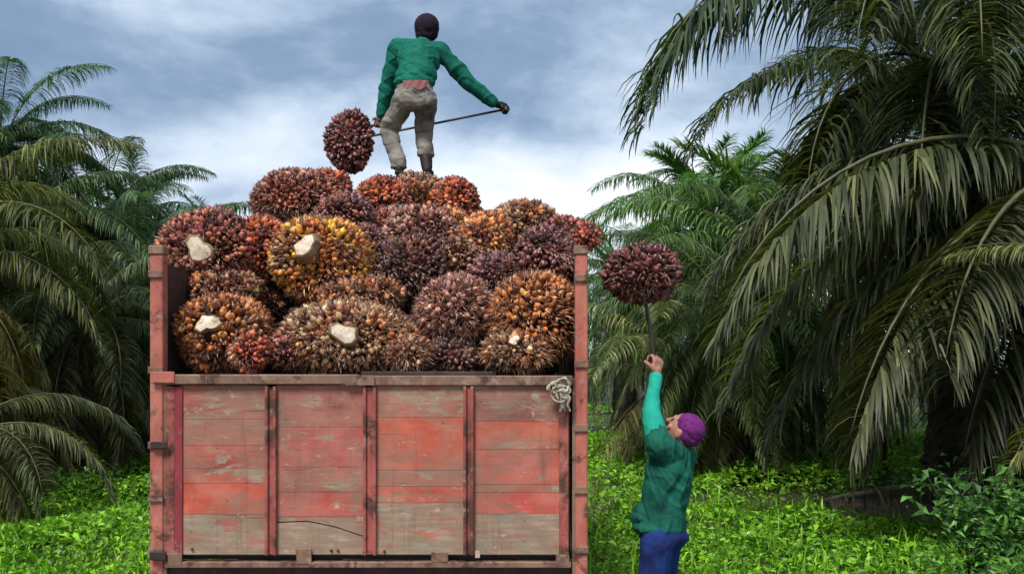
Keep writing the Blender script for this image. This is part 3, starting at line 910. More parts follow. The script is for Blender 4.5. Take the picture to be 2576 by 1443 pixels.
for b_, (a0, a1) in enumerate(bays):
    for (t_, bt), (col, cov) in rows[b_]:
        j = rb.uniform(-2, 2)
        board(a0, a1, t_ + 0.1, bt - 0.1 + 0.4, t_ + 0.1, bt + 0.3, col, cov)
# split bottom board in the second bay: a long slanting crack
a0, a1 = bays[1]
for u0, u1 in ((0, 0.36), (0.36, 0.68), (0.68, 1.0)):
    f = lambda u: np.interp(u, [0, 0.36, 0.68, 1], [1312, 1310, 1324, 1346])
    xa, xb = a0 + (a1-a0)*u0, a0 + (a1-a0)*u1
    if u0 == 0:
        pass
mbU, mbL = MB(), MB()
us = [0, 0.2, 0.36, 0.55, 0.68, 0.85, 1.0]
f = lambda u: float(np.interp(u, [0, 0.36, 0.68, 1], [1312, 1309, 1324, 1348]))
up = [(X(a0+(a1-a0)*u), Z(f(u)-1.6)) for u in us]
lo = [(X(a0+(a1-a0)*u), Z(f(u)+1.8)) for u in us]
mbU.prism(up + [(X(a1), Z(1298)), (X(a0), Z(1298))], D-0.010, D+0.004).build('plank', M_PLANK, TG, (*DUL, 0.2))
mbL.prism([(X(a0), Z(1392)), (X(a1), Z(1392))] + lo[::-1], D-0.014, D+0.004).build('plank', M_PLANK, TG, (*DUL, 0.18))
# bolt pairs near the bottom
for px, py in ((835, 1382), (852, 1382), (968, 1384), (486, 1378), (1180, 1388)):
    MB().ball((X(px), D-0.020, Z(py)), (0.009, 0.006, 0.009), sub=1).build('bolt', M_DARK, TG)
# hinge leaves and lower bar
for a0, a1, t_, bt in ((748, 786, 1376, 1416), (1086, 1128, 1385, 1412), (425, 462, 1388, 1420), (1398, 1432, 1392, 1420)):
    sub(MB().box((X(a0), D-0.030, Z(bt)), (X(a1), D-0.0195, Z(t_)), 0.003), 'hinge', M_RAIL)
sub(MB().box((X(384), D-0.05, Z(1404)), (X(424), D-0.031, Z(1382)), 0.004), 'latch', M_DARK)
sub(MB().box((X(386), D-0.05, Z(1126)), (X(428), D-0.036, Z(1108)), 0.004), 'latch', M_DARK)
sub(MB().box((X(1196), D-0.046, Z(1398)), (X(1208), D-0.042, Z(1380)), 0.001), 'latch', M_SCUFF)
part(MB().box((X(418), D-0.028, Z(1425)), (X(1436), D+0.05, Z(1410)), 0.004), 'bottom_bar', M_RAIL)
part(MB().box((X(400), D+0.02, Z(1520)), (X(1458), D+0.14, Z(1427)), 0.006), 'rear_crossmember', M_DARK)
part(MB().box((X(418), D+0.06, Z(1410)), (X(1440), BED_F, Z(1398))), 'bed_floor', M_DARK)
# sides, headboard
for s in (-1, 1):
    xi = X(396) if s < 0 else X(1462)
    sw = part(MB().box((xi-0.012, D+0.07, Z(1398)), (xi+0.012, BED_F, Z(660))), 'side_wall', M_DARK)
    zs = np.linspace(Z(1400), Z(655), 9)
    for k in range(8):
        xa = xi - 0.034 if s < 0 else xi + 0.013
        MB().box((xa, D+0.065, zs[k]+0.004), (xa+0.021, BED_F, zs[k+1]-0.004), 0.003).build('plank', M_PLANK, sw, (*(RED if k % 3 else DUL), 0.7))
    for k in range(5):
        yy = D + 0.55 + k*0.95
        xa = xi - 0.058 if s < 0 else xi + 0.036
        MB().box((xa, yy, Z(1430)), (xa+0.022, yy+0.07, Z(650)), 0.003).build('stake', M_RIB, sw)
hb = part(MB().box((X(396), BED_F+0.001, Z(1398)), (X(1462), BED_F+0.04, 2.75)), 'headboard', M_RIB)
# reddish loose board lying behind the rail
part(MB().box((X(905), D+0.035, Z(946)), (X(1242), D+0.07, Z(934)), 0.004), 'inner_board', M_DARK)
# chassis, wheels, cab
for s in (-0.42, 0.42):
    part(MB().box((O.x+s-0.04, D+0.15, 0.58), (O.x+s+0.04, BED_F+2.2, 0.80)), 'chassis_rail', M_DARK)
def wheel(x, y, wdt=0.26, rad=0.46):
    wq = empty('wheel', (x, y, rad-0.035)); wq.parent = TR; wq.matrix_parent_inverse = Matrix.Translation(-O)
    prof = [(-wdt/2, 0.27), (-wdt/2, rad-0.05), (-wdt/2+0.04, rad), (wdt/2-0.04, rad), (wdt/2, rad-0.05), (wdt/2, 0.27)]
    n = 28
    V = [(px_, r_*math.cos(2*math.pi*k/n), r_*math.sin(2*math.pi*k/n)) for px_, r_ in prof for k in range(n)]
    Q = [[i*n+k, i*n+(k+1) % n, (i+1)*n+(k+1) % n, (i+1)*n+k] for i in range(len(prof)-1) for k in range(n)]
    MB().add(V, Q).build('tyre', M_RUBBER, wq, smooth=True)
    MB().tube([(-0.07, 0, 0), (0.07, 0, 0)], 0.272, 24).tube([(-0.12, 0, 0), (0.12, 0, 0)], 0.09, 16).build('rim', M_RIM, wq)
for x in (x0+0.22, x0+0.5, x1-0.5, x1-0.22): wheel(x, 7.3)
for x in (x0+0.3, x1-0.3): wheel(x, 11.3)
for yy in (7.3, 11.3):
    part(MB().tube([(x0+0.2, yy, 0.43), (x1-0.2, yy, 0.43)], 0.07, 10), 'axle', M_DARK)
cab = part(MB().prism([(x0+0.12, 0.65), (x1-0.12, 0.65), (x1-0.12, 1.75), (x1-0.22, 2.5), (x0+0.22, 2.5), (x0+0.12, 1.75)], BED_F+0.25, BED_F+2.0), 'cab', M_CAB)
MB().box((x0+0.35, BED_F+0.244, 1.85), (x1-0.35, BED_F+0.249, 2.35), 0.001).build('rear_window', M_GLASS, cab)
for s, xx in ((-1, x0+0.155), (1, x1-0.155)):
    MB().add([(xx+s*0.012, BED_F+0.8, 1.80), (xx+s*0.012, BED_F+1.75, 1.80), (xx-s*0.075, BED_F+1.7, 2.4), (xx-s*0.075, BED_F+0.8, 2.4)], [[0, 1, 2, 3]]).build('side_window', M_GLASS, cab)

# rope tied round the rail at the right corner
rp = empty('rope_knot', P(1405, 985, D-0.06)); tag(rp, 'pale frayed rope knotted round the tailgate rail at its right corner', 'rope')
def loop(pts, rad=0.011):
    V_ = [Vector((p[0]/S_, p[2] if len(p) > 2 else 0.0, -p[1]/S_)) for p in pts]
    n = len(V_); C_ = []
    for i in range(n-1):
        a_, b_, c_, d_ = V_[max(i-1, 0)], V_[i], V_[i+1], V_[min(i+2, n-1)]
        for u in np.linspace(0, 1, 6)[:-1]:
            C_.append(0.5*((2*b_) + (c_-a_)*u + (2*a_-5*b_+4*c_-d_)*u*u + (3*b_-a_-3*c_+d_)*u**3))
    C_.append(V_[-1])
    MB().tube(C_, rad, 7).build('rope_strand', M_ROPE, rp, smooth=True)
rr = np.random.default_rng(21)
for k in range(11):
    cx, cy = rr.uniform(-8, 14), rr.uniform(-22, 8)
    rx_, ry_ = rr.uniform(8, 22), rr.uniform(9, 26)
    a0 = rr.uniform(0, 6.28)
    loop([(cx + rx_*math.cos(a0+q*0.9)*rr.uniform(0.8, 1.2), cy + ry_*math.sin(a0+q*0.9)*rr.uniform(0.8, 1.2), rr.uniform(-0.035, 0.0)) for q in range(8)], rr.uniform(0.0045, 0.008))
for k in range(5):
    xe = rr.uniform(8, 30)
    loop([(rr.uniform(0, 22), -6, -0.02), (xe+rr.uniform(-6, 6), 14, -0.025), (xe+rr.uniform(-6, 6), 32, -0.02), (xe+rr.uniform(-8, 6), rr.uniform(42, 66), -0.005)], rr.uniform(0.003, 0.007))

# ------------------------------------------------------------------ palm fruit bunches
def fib(n, r):
    i = np.arange(n) + 0.5
    z = 1 - 2*i/n
    ph = i*2.399963 + r.uniform(0, 6)
    q = np.sqrt(1-z*z)
    v = np.stack([q*np.cos(ph), q*np.sin(ph), z], 1) + r.normal(size=(n, 3))*0.035
    return v/np.linalg.norm(v, axis=1)[:, None]

def lump(d, r):
    f = np.ones(len(d))
    for k in range(5):
        c = r.normal(size=3); c /= np.linalg.norm(c)
        f += r.uniform(-0.26, 0.18)*np.exp(-np.sum((d-c)**2, 1)/r.uniform(0.4, 0.9))
    for k in range(16):
        c = r.normal(size=3); c /= np.linalg.norm(c)
        f += r.uniform(-0.17, 0.12)*np.exp(-np.sum((d-c)**2, 1)/r.uniform(0.06, 0.3))
    return f

def frame(n):
    a_ = np.where(np.abs(n[:, 2:3]) < 0.9, np.array([[0., 0, 1]]), np.array([[1., 0, 0]]))
    u = np.cross(n, a_); u /= np.linalg.norm(u, axis=1)[:, None]
    return u, np.cross(n, u)

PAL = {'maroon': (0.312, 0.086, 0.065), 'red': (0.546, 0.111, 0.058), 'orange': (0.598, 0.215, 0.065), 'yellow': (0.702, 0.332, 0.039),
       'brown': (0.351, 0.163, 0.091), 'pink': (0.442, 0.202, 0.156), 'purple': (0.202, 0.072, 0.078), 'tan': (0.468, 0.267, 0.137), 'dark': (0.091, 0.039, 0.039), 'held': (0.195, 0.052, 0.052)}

def bunch(c, rad, pal, label, stalk=None, cut=0.055, seed=0, spikes=1.0, fr=0.0172, group='palm fruit bunches heaped on the truck', long=0.1, patch=None):
    r = np.random.default_rng(1000+seed)
    c = np.asarray(c, float); rad = np.asarray(rad, float)
    t = empty('fruit_bunch', c)
    tag(t, label, 'fruit bunch', group)
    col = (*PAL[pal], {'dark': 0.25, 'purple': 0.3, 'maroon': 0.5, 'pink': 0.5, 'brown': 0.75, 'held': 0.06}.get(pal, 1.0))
    st = np.array(stalk, float) if stalk is not None else None
    if st is not None: st /= np.linalg.norm(st)
    area = 4*math.pi*np.mean([(rad[0]*rad[1])**1.6, (rad[0]*rad[2])**1.6, (rad[1]*rad[2])**1.6])**(1/1.6)
    n = int(area/(fr*fr*2.7))
    d = fib(n, r)
    lf_seed = r.integers(0, 1 << 30)
    def surf(dd):
        return dd*rad*lump(dd, np.random.default_rng(lf_seed))[:, None]
    if st is not None:                      # the fruits stop at the cut stalk
        d = d[np.sum(d*st, 1) < math.cos(1.15*cut/np.mean(rad))]
    hole = np.zeros(len(d)); holes = []
    for q in range(5):
        hc = r.normal(size=3); hc /= np.linalg.norm(hc); holes.append(hc)
        hole += np.exp(-np.sum((d-hc)**2, 1)/0.035)
    d = d[(r.uniform(0, 1, len(d)) > 0.06 + 0.6*np.clip(hole, 0, 1))]
    n = len(d)
    p = surf(d)
    nr = d/rad; nr /= np.linalg.norm(nr, axis=1)[:, None]
    nr += r.normal(size=(n, 3))*0.30; nr /= np.linalg.norm(nr, axis=1)[:, None]
    u, v = frame(nr)
    prof = [(-1.0, 0.45, 0.0), (-0.2, 1.0, 0.1), (0.45, 0.86, 0.4), (0.92, 0.45, 0.8)]
    sg = 6
    sz = fr*r.uniform(0.50, 1.30, n)
    push = r.uniform(-1.0, 0.5, n)*fr
    V = []; T = []
    for h, q, tp in prof:
        for k in range(sg):
            a_ = 2*math.pi*k/sg
            V.append(p + nr*(push + h*sz*1.15)[:, None] + (u*math.cos(a_) + v*math.sin(a_))*(q*sz)[:, None])
            T.append(tp)
    V.append(p + nr*(push + 1.45*sz*1.15)[:, None]); T.append(1.0)
    m = len(V)
    V = np.stack(V, 1).reshape(-1, 3)
    T = np.tile(np.array(T), n)
    b = (np.arange(n)*m)[:, None]
    Q = np.concatenate([b + np.array([[i*sg+k, i*sg+(k+1) % sg, (i+1)*sg+(k+1) % sg, (i+1)*sg+k]]) for i in range(3) for k in range(sg)])
    Tr = np.concatenate([b + np.array([[3*sg+k, 3*sg+(k+1) % sg, m-1]]) for k in range(sg)])
    # keep a few gaps where fruit has dropped out
    o = obj('fruits', mesh_np('fruits', V, [Q, Tr], True, {'tip': T}), M_FRUIT, t, col)
    o['kind'] = 'stuff'
    # spines between the fruits
    ns = int(n*2.6*(0.35+0.65*spikes))
    d2 = r.normal(size=(ns*2, 3)); d2 /= np.linalg.norm(d2, axis=1)[:, None]
    bare = np.clip(sum(np.exp(-np.sum((d2-hc)**2, 1)/0.07) for hc in holes), 0, 1)
    d2 = d2[r.uniform(0, 1, len(d2)) < 0.34 + 0.66*bare]
    if st is not None: d2 = d2[np.sum(d2*st, 1) < math.cos(1.1*cut/np.mean(rad))]
    ns = len(d2)
    p2 = surf(d2)
    n2 = d2/rad; n2 /= np.linalg.norm(n2, axis=1)[:, None]
    n2 += r.normal(size=(ns, 3))*0.45; n2 /= np.linalg.norm(n2, axis=1)[:, None]
    u, v = frame(n2)
    ln = r.uniform(0.4, 1.0, ns)*0.046*(0.75+0.3*spikes)
    wd = r.uniform(0.0030, 0.0075, ns)
    b0 = p2 - n2*0.01
    tri = [b0 + (u*math.cos(a_) + v*math.sin(a_))*wd[:, None]*(1.6 if k == 0 else 1) for k, a_ in enumerate((0, 2.1, 4.2))]
    V = np.stack(tri + [b0 + n2*(ln+0.01)[:, None] + np.array([0, 0, -1])*(ln*0.12)[:, None]], 1).reshape(-1, 3)
    b = (np.arange(ns)*4)[:, None]
    T3 = np.concatenate([b + np.array([[0, 1, 3]]), b + np.array([[1, 2, 3]]), b + np.array([[2, 0, 3]])])
    o = obj('spines', mesh_np('spines', V, [T3]), M_SPIKE, t, col)
    o['kind'] = 'stuff'
    # dark fibrous heart
    bm = bmesh.new(); bmesh.ops.create_icosphere(bm, subdivisions=3, radius=1.0)
    dd = np.array([tuple(q.co) for q in bm.verts])
    fs = np.array([[q.index for q in f_.verts] for f_ in bm.faces]); bm.free()
    obj('core', mesh_np('core', surf(dd)*0.91, [fs], True), M_CORE, t)
    if st is not None:
        rs = np.linalg.norm(rad*st)
        Mx = Vector(st).to_track_quat('Z', 'Y').to_matrix()
        rings = [(rs*0.72, 1.25), (rs*0.95, 1.12), (rs + 0.004, 1.02)]
        sg = 12
        wob = [1.06 + 0.26*math.sin(2*k*2*math.pi/sg + seed) + 0.12*math.sin(3*k*2*math.pi/sg + 2*seed) + r.uniform(-0.2, 0.2) for k in range(sg)]
        Vs = []
        for h, q in rings:
            for k in range(sg):
                a_ = 2*math.pi*k/sg
                Vs.append(tuple(Mx @ Vector((cut*q*wob[k]*math.cos(a_), cut*q*wob[k]*0.85*math.sin(a_), h + (r.uniform(-0.008, 0.008) if h > rs else 0)))))
        Fs = [[i*sg+k, i*sg+(k+1) % sg, (i+1)*sg+(k+1) % sg, (i+1)*sg+k] for i in range(2) for k in range(sg)]
        so = MB().add(Vs, Fs).build('stalk', M_STALK, t)
        top0 = Vs[-sg:]
        c0 = np.mean(np.array(top0), 0)
        top = [tuple(np.array(q)*0.86 + c0*0.14 + st*0.006) for q in top0]
        so_rim = MB().add(top0 + top, [[k, (k+1) % sg, sg+(k+1) % sg, sg+k] for k in range(sg)]).build('stalk_rim', M_STALK, so, smooth=True)
        cen = np.mean(np.array(top), 0) + st*0.010
        ring2 = [tuple(np.array(q)*0.55 + cen*0.45 + st*r.uniform(-0.006, 0.004)) for q in top]
        MB().add(top + ring2 + [tuple(cen)], [[k, (k+1) % sg, sg+(k+1) % sg, sg+k] for k in range(sg)] + [[sg+k, sg+(k+1) % sg, 2*sg] for k in range(sg)]).build('cut_face', M_CUT, so, smooth=True)
    return t

def bpx(px, py, rx, rz, Y, pal, label, ry=None, **k):
    s = F/Y
    c = P(px, py, Y)
    bunch(c, (1.04*rx/s, ry or 0.5*(rx+rz)/s, 1.04*rz/s), pal, label, **k)

# front row, against the tailgate
bpx(556, 838, 128, 92, 5.86, 'orange', 'orange bunch with cream cut stalk, bottom left corner of the load', stalk=(-0.02, -1, 0.2), cut=0.062, seed=1)
bpx(628, 884, 46, 48, 5.66, 'red', 'small red clump in front of the bottom left orange bunch', seed=2, spikes=0.4, fr=0.015)
bpx(880, 856, 158, 90, 5.86, 'tan', 'wide tan bunch with pale cut stalk, bottom row centre', stalk=(0.06, -1, 0.12), cut=0.062, seed=3, spikes=1.3)
bpx(1146, 790, 92, 92, 5.95, 'pink', 'round pinkish spiny bunch in the bottom row right of centre', seed=4, spikes=1.8)
bpx(1336, 800, 100, 96, 5.90, 'orange', 'orange fibrous bunch beside the right post', seed=5, spikes=1.5)
bpx(1300, 884, 82, 50, 5.74, 'tan', 'flat tan bunch tucked below the orange one at the right post', stalk=(-0.1, -1, 0.45), cut=0.03, seed=6, spikes=1.6)
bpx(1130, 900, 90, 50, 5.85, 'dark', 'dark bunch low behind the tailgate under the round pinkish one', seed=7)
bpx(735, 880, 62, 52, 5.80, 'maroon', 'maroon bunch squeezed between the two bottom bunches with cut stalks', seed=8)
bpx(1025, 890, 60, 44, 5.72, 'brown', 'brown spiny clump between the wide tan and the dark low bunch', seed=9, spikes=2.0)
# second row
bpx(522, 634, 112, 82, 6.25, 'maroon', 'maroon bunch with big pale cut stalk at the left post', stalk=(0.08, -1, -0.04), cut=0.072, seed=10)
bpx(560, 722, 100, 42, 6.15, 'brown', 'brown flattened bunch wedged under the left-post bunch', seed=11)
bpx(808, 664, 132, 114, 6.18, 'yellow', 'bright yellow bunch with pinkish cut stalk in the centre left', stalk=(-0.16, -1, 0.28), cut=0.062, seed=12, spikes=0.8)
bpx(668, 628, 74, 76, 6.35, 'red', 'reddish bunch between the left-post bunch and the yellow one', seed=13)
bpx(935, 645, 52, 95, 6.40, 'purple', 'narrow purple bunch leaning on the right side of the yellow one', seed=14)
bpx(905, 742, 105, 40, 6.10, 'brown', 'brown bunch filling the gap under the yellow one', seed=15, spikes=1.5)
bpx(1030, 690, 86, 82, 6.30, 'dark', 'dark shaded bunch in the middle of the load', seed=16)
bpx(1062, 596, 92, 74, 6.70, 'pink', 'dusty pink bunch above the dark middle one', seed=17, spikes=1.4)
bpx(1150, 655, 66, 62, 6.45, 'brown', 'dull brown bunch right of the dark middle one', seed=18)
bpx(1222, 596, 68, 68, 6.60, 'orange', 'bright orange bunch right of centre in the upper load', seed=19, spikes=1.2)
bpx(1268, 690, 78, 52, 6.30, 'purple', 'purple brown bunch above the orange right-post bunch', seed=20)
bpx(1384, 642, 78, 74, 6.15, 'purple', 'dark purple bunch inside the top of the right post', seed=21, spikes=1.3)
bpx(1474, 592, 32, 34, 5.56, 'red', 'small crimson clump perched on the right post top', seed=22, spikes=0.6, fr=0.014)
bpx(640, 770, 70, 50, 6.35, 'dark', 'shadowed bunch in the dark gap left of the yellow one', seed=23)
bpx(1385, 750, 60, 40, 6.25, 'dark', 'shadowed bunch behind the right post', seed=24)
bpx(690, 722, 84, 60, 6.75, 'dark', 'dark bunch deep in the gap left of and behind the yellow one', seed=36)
# upper rows
bpx(1322, 566, 84, 56, 6.95, 'tan', 'tan brown bunch on the right shoulder of the heap', seed=25, spikes=1.5)
bpx(1418, 590, 56, 42, 6.55, 'maroon', 'maroon bunch between the tan shoulder bunch and the crimson clump', seed=26)
bpx(750, 512, 104, 78, 7.4, 'maroon', 'maroon bunch on the upper left of the heap below the swung bunch', seed=27, spikes=1.3)
bpx(822, 488, 60, 58, 7.8, 'red', 'red bunch with short stump on the upper left ridge', stalk=(0.35, -0.2, 0.9), cut=0.035, seed=28)
bpx(862, 540, 72, 52, 7.1, 'purple', 'purple brown bunch just above the yellow one', seed=29)
bpx(966, 508, 66, 60, 8.4, 'red', 'scarlet bunch left of the standing man\'s feet', seed=30, spikes=0.8)
bpx(1050, 506, 84, 62, 8.9, 'brown', 'olive brown bunch the standing man treads on', seed=31, spikes=1.4, ry=0.42)
bpx(1142, 510, 62, 58, 8.6, 'red', 'scarlet bunch right of the standing man\'s feet', seed=32, spikes=0.7)
bpx(960, 580, 66, 46, 7.3, 'maroon', 'maroon bunch under the scarlet ones at the heap\'s centre', seed=33)
bpx(1130, 570, 58, 44, 7.6, 'orange', 'orange red bunch below the right scarlet one', seed=34)
bpx(1010, 560, 64, 44, 7.5, 'brown', 'brown bunch below the treaded bunch', seed=35)
# buried bunches that carry the ones in view
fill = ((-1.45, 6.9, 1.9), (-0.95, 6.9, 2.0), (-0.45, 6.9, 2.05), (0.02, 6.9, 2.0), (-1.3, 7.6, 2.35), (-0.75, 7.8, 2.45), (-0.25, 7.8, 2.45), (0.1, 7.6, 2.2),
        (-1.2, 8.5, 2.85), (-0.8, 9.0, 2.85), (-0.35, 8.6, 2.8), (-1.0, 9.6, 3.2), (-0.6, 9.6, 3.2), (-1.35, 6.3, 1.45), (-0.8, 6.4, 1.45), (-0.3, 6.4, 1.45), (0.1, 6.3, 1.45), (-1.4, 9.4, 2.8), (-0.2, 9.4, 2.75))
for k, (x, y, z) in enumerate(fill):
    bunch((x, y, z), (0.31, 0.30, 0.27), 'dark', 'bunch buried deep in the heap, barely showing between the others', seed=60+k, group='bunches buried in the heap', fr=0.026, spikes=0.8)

# ------------------------------------------------------------------ people
def hand(mb, wrist, direction, palm_n, r=1.0, curl=1.0, thumb_side=1):
    """palm, four unequal curled fingers and a thumb leaving the side of the palm"""
    d = Vector(direction).normalized(); n = Vector(palm_n); n = (n - d*n.dot(d)).normalized(); s = d.cross(n)*thumb_side
    w_ = Vector(wrist)
    mb.limb(w_, 0.027*r, w_ + d*0.035*r, 0.030*r)
    for k in range(4):
        o_ = (1.5-k)*0.021*r
        root = w_ + d*0.085*r + s*o_
        mb.limb(w_ + d*0.03*r + s*o_*0.7, 0.016*r, root, 0.013*r, 8)
        ln = (0.040, 0.045, 0.041, 0.032)[k]*r
        a_ = 0.55*curl; p = root; rr_ = 0.0105*r
        for j in range(3):
            q_ = p + (d*math.cos(a_) + n*math.sin(a_))*ln*(1, 0.75, 0.6)[j]
            mb.limb(p, rr_, q_, rr_*0.9, 8)
            p = q_; a_ += 0.95*curl; rr_ *= 0.9
    t0 = w_ + d*0.03*r + s*0.028*r
    t1 = t0 + (d*0.55 + s*0.75 + n*0.35)*0.04*r
    t2 = t1 + (d*0.6 + n*0.9*curl - s*0.1)*0.034*r
    mb.limb(t0, 0.016*r, t1, 0.013*r, 8); mb.limb(t1, 0.013*r, t2, 0.010*r, 8)

def head(mb, c, M, s=1.0):
    """local frame: -y is the face, z up"""
    c = Vector(c)
    def at(x, y, z): return c + M @ Vector((x*s, y*s, z*s))
    mb.ball(c, (0.074*s, 0.092*s, 0.105*s), M, 3)
    mb.ball(at(0, -0.03, -0.055), (0.056*s, 0.062*s, 0.065*s), M)         # jaw
    mb.ball(at(0, -0.078, -0.100), (0.024*s, 0.018*s, 0.018*s), M)        # chin
    mb.limb(at(0, -0.088, 0.012), 0.010*s, at(0, -0.108, -0.024), 0.014*s)  # nose
    mb.ball(at(0, -0.080, 0.028), (0.05*s, 0.016*s, 0.012*s), M)          # brow
    for q in (-1, 1):
        mb.ball(at(q*0.076, 0.008, -0.012), (0.010*s, 0.020*s, 0.032*s), M)   # ears
        mb.ball(at(q*0.045, -0.062, -0.025), (0.022*s, 0.018*s, 0.02*s), M)   # cheeks
    return at

def folds(seed, amp, ax=(0.3, 0.2, 1.0), fr_=34):
    r = np.random.default_rng(seed)
    ks = [(r.normal(size=3)*np.array(ax)*fr_*r.uniform(0.4, 1.3), r.uniform(0, 6)) for _ in range(7)]
    def f(co):
        o_ = np.zeros(len(co))
        for q_, (k, ph) in enumerate(ks):
            o_ += (1.0 - np.abs(np.sin(0.5*(co @ k + ph + 1.6*np.sin(co @ k[::-1]*0.4)))))**2 * (1 if q_ % 3 else -1) * 1.6
        return amp*(o_+0.7)/2.0
    return f

# ---- the man on top of the load, seen from behind
Y1 = 9.2
def T(px, py, Y=Y1): return P(px, py, Y)
foot_z = T(0, 443, 9.2).z
ANK_L, ANK_R = T(1006, 420, 9.16), T(1074, 421, 9.22)
KN_L, KN_R = T(978, 330, 9.34), T(1066, 336, 9.36)
HP_L, HP_R = T(1020, 246, 9.18), T(1070, 248, 9.18)
PEL, WST, CHS = T(1043, 236, 9.18), T(1047, 200, 9.24), T(1054, 150, 9.36)
SH_L, SH_R = T(1000, 122, 9.42), T(1106, 128, 9.42)
NK, HD = T(1066, 112, 9.44), T(1075, 74, 9.50)
EL_L, WR_L = T(979, 206, 9.50), T(958, 292, 9.56)
EL_R, WR_R = T(1178, 208, 9.46), T(1244, 261, 9.53)
ROD0, ROD1 = T(1282, 273, 9.56), T(868, 356, 9.56)
man = empty('person', (T(1040, 446).x, 9.2, foot_z))
tag(man, 'man in green shirt standing on the heap with his back turned, swinging a bunch', 'person')
def mpart(me, name, mat, parent=None):
    o_ = obj(name, me, mat, man)
    o_.matrix_parent_inverse = Matrix.Translation(-Vector(man.location))
    return o_
mb = MB()
for a_, b_, c_, d_ in ((HP_L, KN_L, ANK_L, -1), (HP_R, KN_R, ANK_R, 1)):
    mb.limb(a_, 0.078, b_, 0.054); mb.limb(b_, 0.052, c_, 0.036)
    mb.limb(c_, 0.038, c_ + Vector((0.01*d_, 0.10, -0.03)), 0.03)
mb.ball(PEL, (0.145, 0.10, 0.10)); mb.ball(WST, (0.13, 0.095, 0.12)); mb.ball(CHS, (0.155, 0.105, 0.16))
mb.limb(WST, 0.10, CHS, 0.11)
for sh, elb, wr in ((SH_L, EL_L, WR_L), (SH_R, EL_R, WR_R)):
    mb.limb(sh, 0.052, elb, 0.040); mb.limb(elb, 0.039, wr, 0.027); mb.limb(CHS + Vector((0, 0.02, 0.09)), 0.07, sh, 0.052)
mb.limb(NK - Vector((0, 0.02, 0.05)), 0.055, HD, 0.052)
Mh = Euler((R(-28), 0, R(180-6))).to_matrix()     # face away, looking down
at = head(mb, HD, Mh)
grip_L = ROD0.lerp(ROD1, 0.80)
hand(mb, WR_L, (T(948, 322, 9.56) - WR_L), (0.2, -1, 0.3), 0.95, 1.15, 1)
hand(mb, WR_R, (ROD0 - WR_R + Vector((-0.02, 0, 0.01))), (0.1, -0.3, -1), 0.95, 1.25, -1)
mpart(fuse(mb, 'body', 0.0055, 2, 0.4), 'body', M_SKIN)
# shirt: loose long sleeves, open hem
mb = MB()
mb.ball(CHS, (0.205, 0.14, 0.175)); mb.ball(WST + Vector((0, 0, 0.02)), (0.195, 0.145, 0.13)); mb.limb(WST, 0.16, CHS, 0.165)
mb.ball(T(1042, 210, 9.21), (0.196, 0.150, 0.075)); mb.ball(T(1058, 128, 9.40), (0.19, 0.12, 0.10))
for sh, elb, wr in ((SH_L, EL_L, WR_L), (SH_R, EL_R, WR_R)):
    mb.limb(CHS + Vector((0, 0.02, 0.07)), 0.11, sh, 0.080); mb.limb(sh, 0.082, elb, 0.070); mb.limb(elb, 0.070, elb.lerp(wr, 0.92), 0.046)
mb.limb(NK - Vector((0, 0.02, 0.055)), 0.095, NK + Vector((0, 0, 0.0)), 0.070)
mpart(fuse(mb, 'shirt', 0.006, 6, 0.5, folds(5, 0.009, (0.5, 0.4, 1.0), 40)), 'shirt', M_SHIRT)
# trousers down to the calf
mb = MB()
mb.ball(PEL, (0.178, 0.130, 0.115)); mb.ball(T(1043, 222, 9.2), (0.172, 0.125, 0.06)); mb.limb(HP_L + Vector((0, -0.02, -0.02)), 0.10, HP_R + Vector((0, -0.02, -0.02)), 0.10)
for a_, b_, c_, u in ((HP_L, KN_L, ANK_L, 0.93), (HP_R, KN_R, ANK_R, 0.55)):
    mb.limb(a_, 0.104, b_, 0.078); mb.limb(b_, 0.078, b_.lerp(c_, u), 0.064)
    e1 = b_.lerp(c_, u)
    mb.tube([e1 + Vector((0, 0, 0.05)), e1 - Vector((0, 0, 0.035))], [0.064, 0.070], 14)
mpart(fuse(mb, 'trousers', 0.006, 4, 0.5, folds(8, 0.008, (0.6, 0.5, 1.0), 30)), 'trousers', M_KHAKI)
for c_, d_, k_ in ((ANK_L, -1, KN_L), (ANK_R, 1, KN_R)):
    mb = MB()
    mb.limb(c_.lerp(k_, 0.30 if d_ < 0 else 0.55), 0.052 if d_ < 0 else 0.066, c_, 0.050)  # right boot reaches higher, its dark colour standing in for shade on that leg
    mb.limb(c_ - Vector((0, 0.035, 0.025)), 0.038, c_ + Vector((0.02*d_, 0.13, -0.035)), 0.036)
    mb.box((c_.x-0.042, c_.y-0.07, foot_z), (c_.x+0.042, c_.y+0.16, foot_z+0.03), 0.008)
    mpart(fuse(mb, 'boot', 0.006, 3), 'boot', M_BOOT)
mb = MB(); c_ = HD + Mh @ Vector((0, 0.012, 0.022))
mb.ball(c_, (0.112, 0.122, 0.118), Mh, 3); mb.ball(c_ + Mh @ Vector((0, 0.03, -0.05)), (0.108, 0.100, 0.085), Mh)
mpart(fuse(mb, 'cap', 0.006, 3, 0.5, folds(3, 0.003, (1, 1, 1), 60)), 'cap', M_CAPD)
mb = MB(); c_ = HD + Mh @ Vector((0, 0.045, -0.055)); mb.ball(c_, (0.078, 0.060, 0.05), Mh)
mpart(fuse(mb, 'hair', 0.006, 2), 'hair', M_HAIR)
# glove on the right hand
mb = MB(); hand(mb, WR_R, (ROD0 - WR_R + Vector((-0.02, 0, 0.01))), (0.1, -0.3, -1), 1.14, 1.25, -1)
mb.limb(WR_R.lerp(EL_R, 0.16), 0.040, WR_R, 0.036)
mpart(fuse(mb, 'glove', 0.006, 2), 'glove', M_GLOVE)
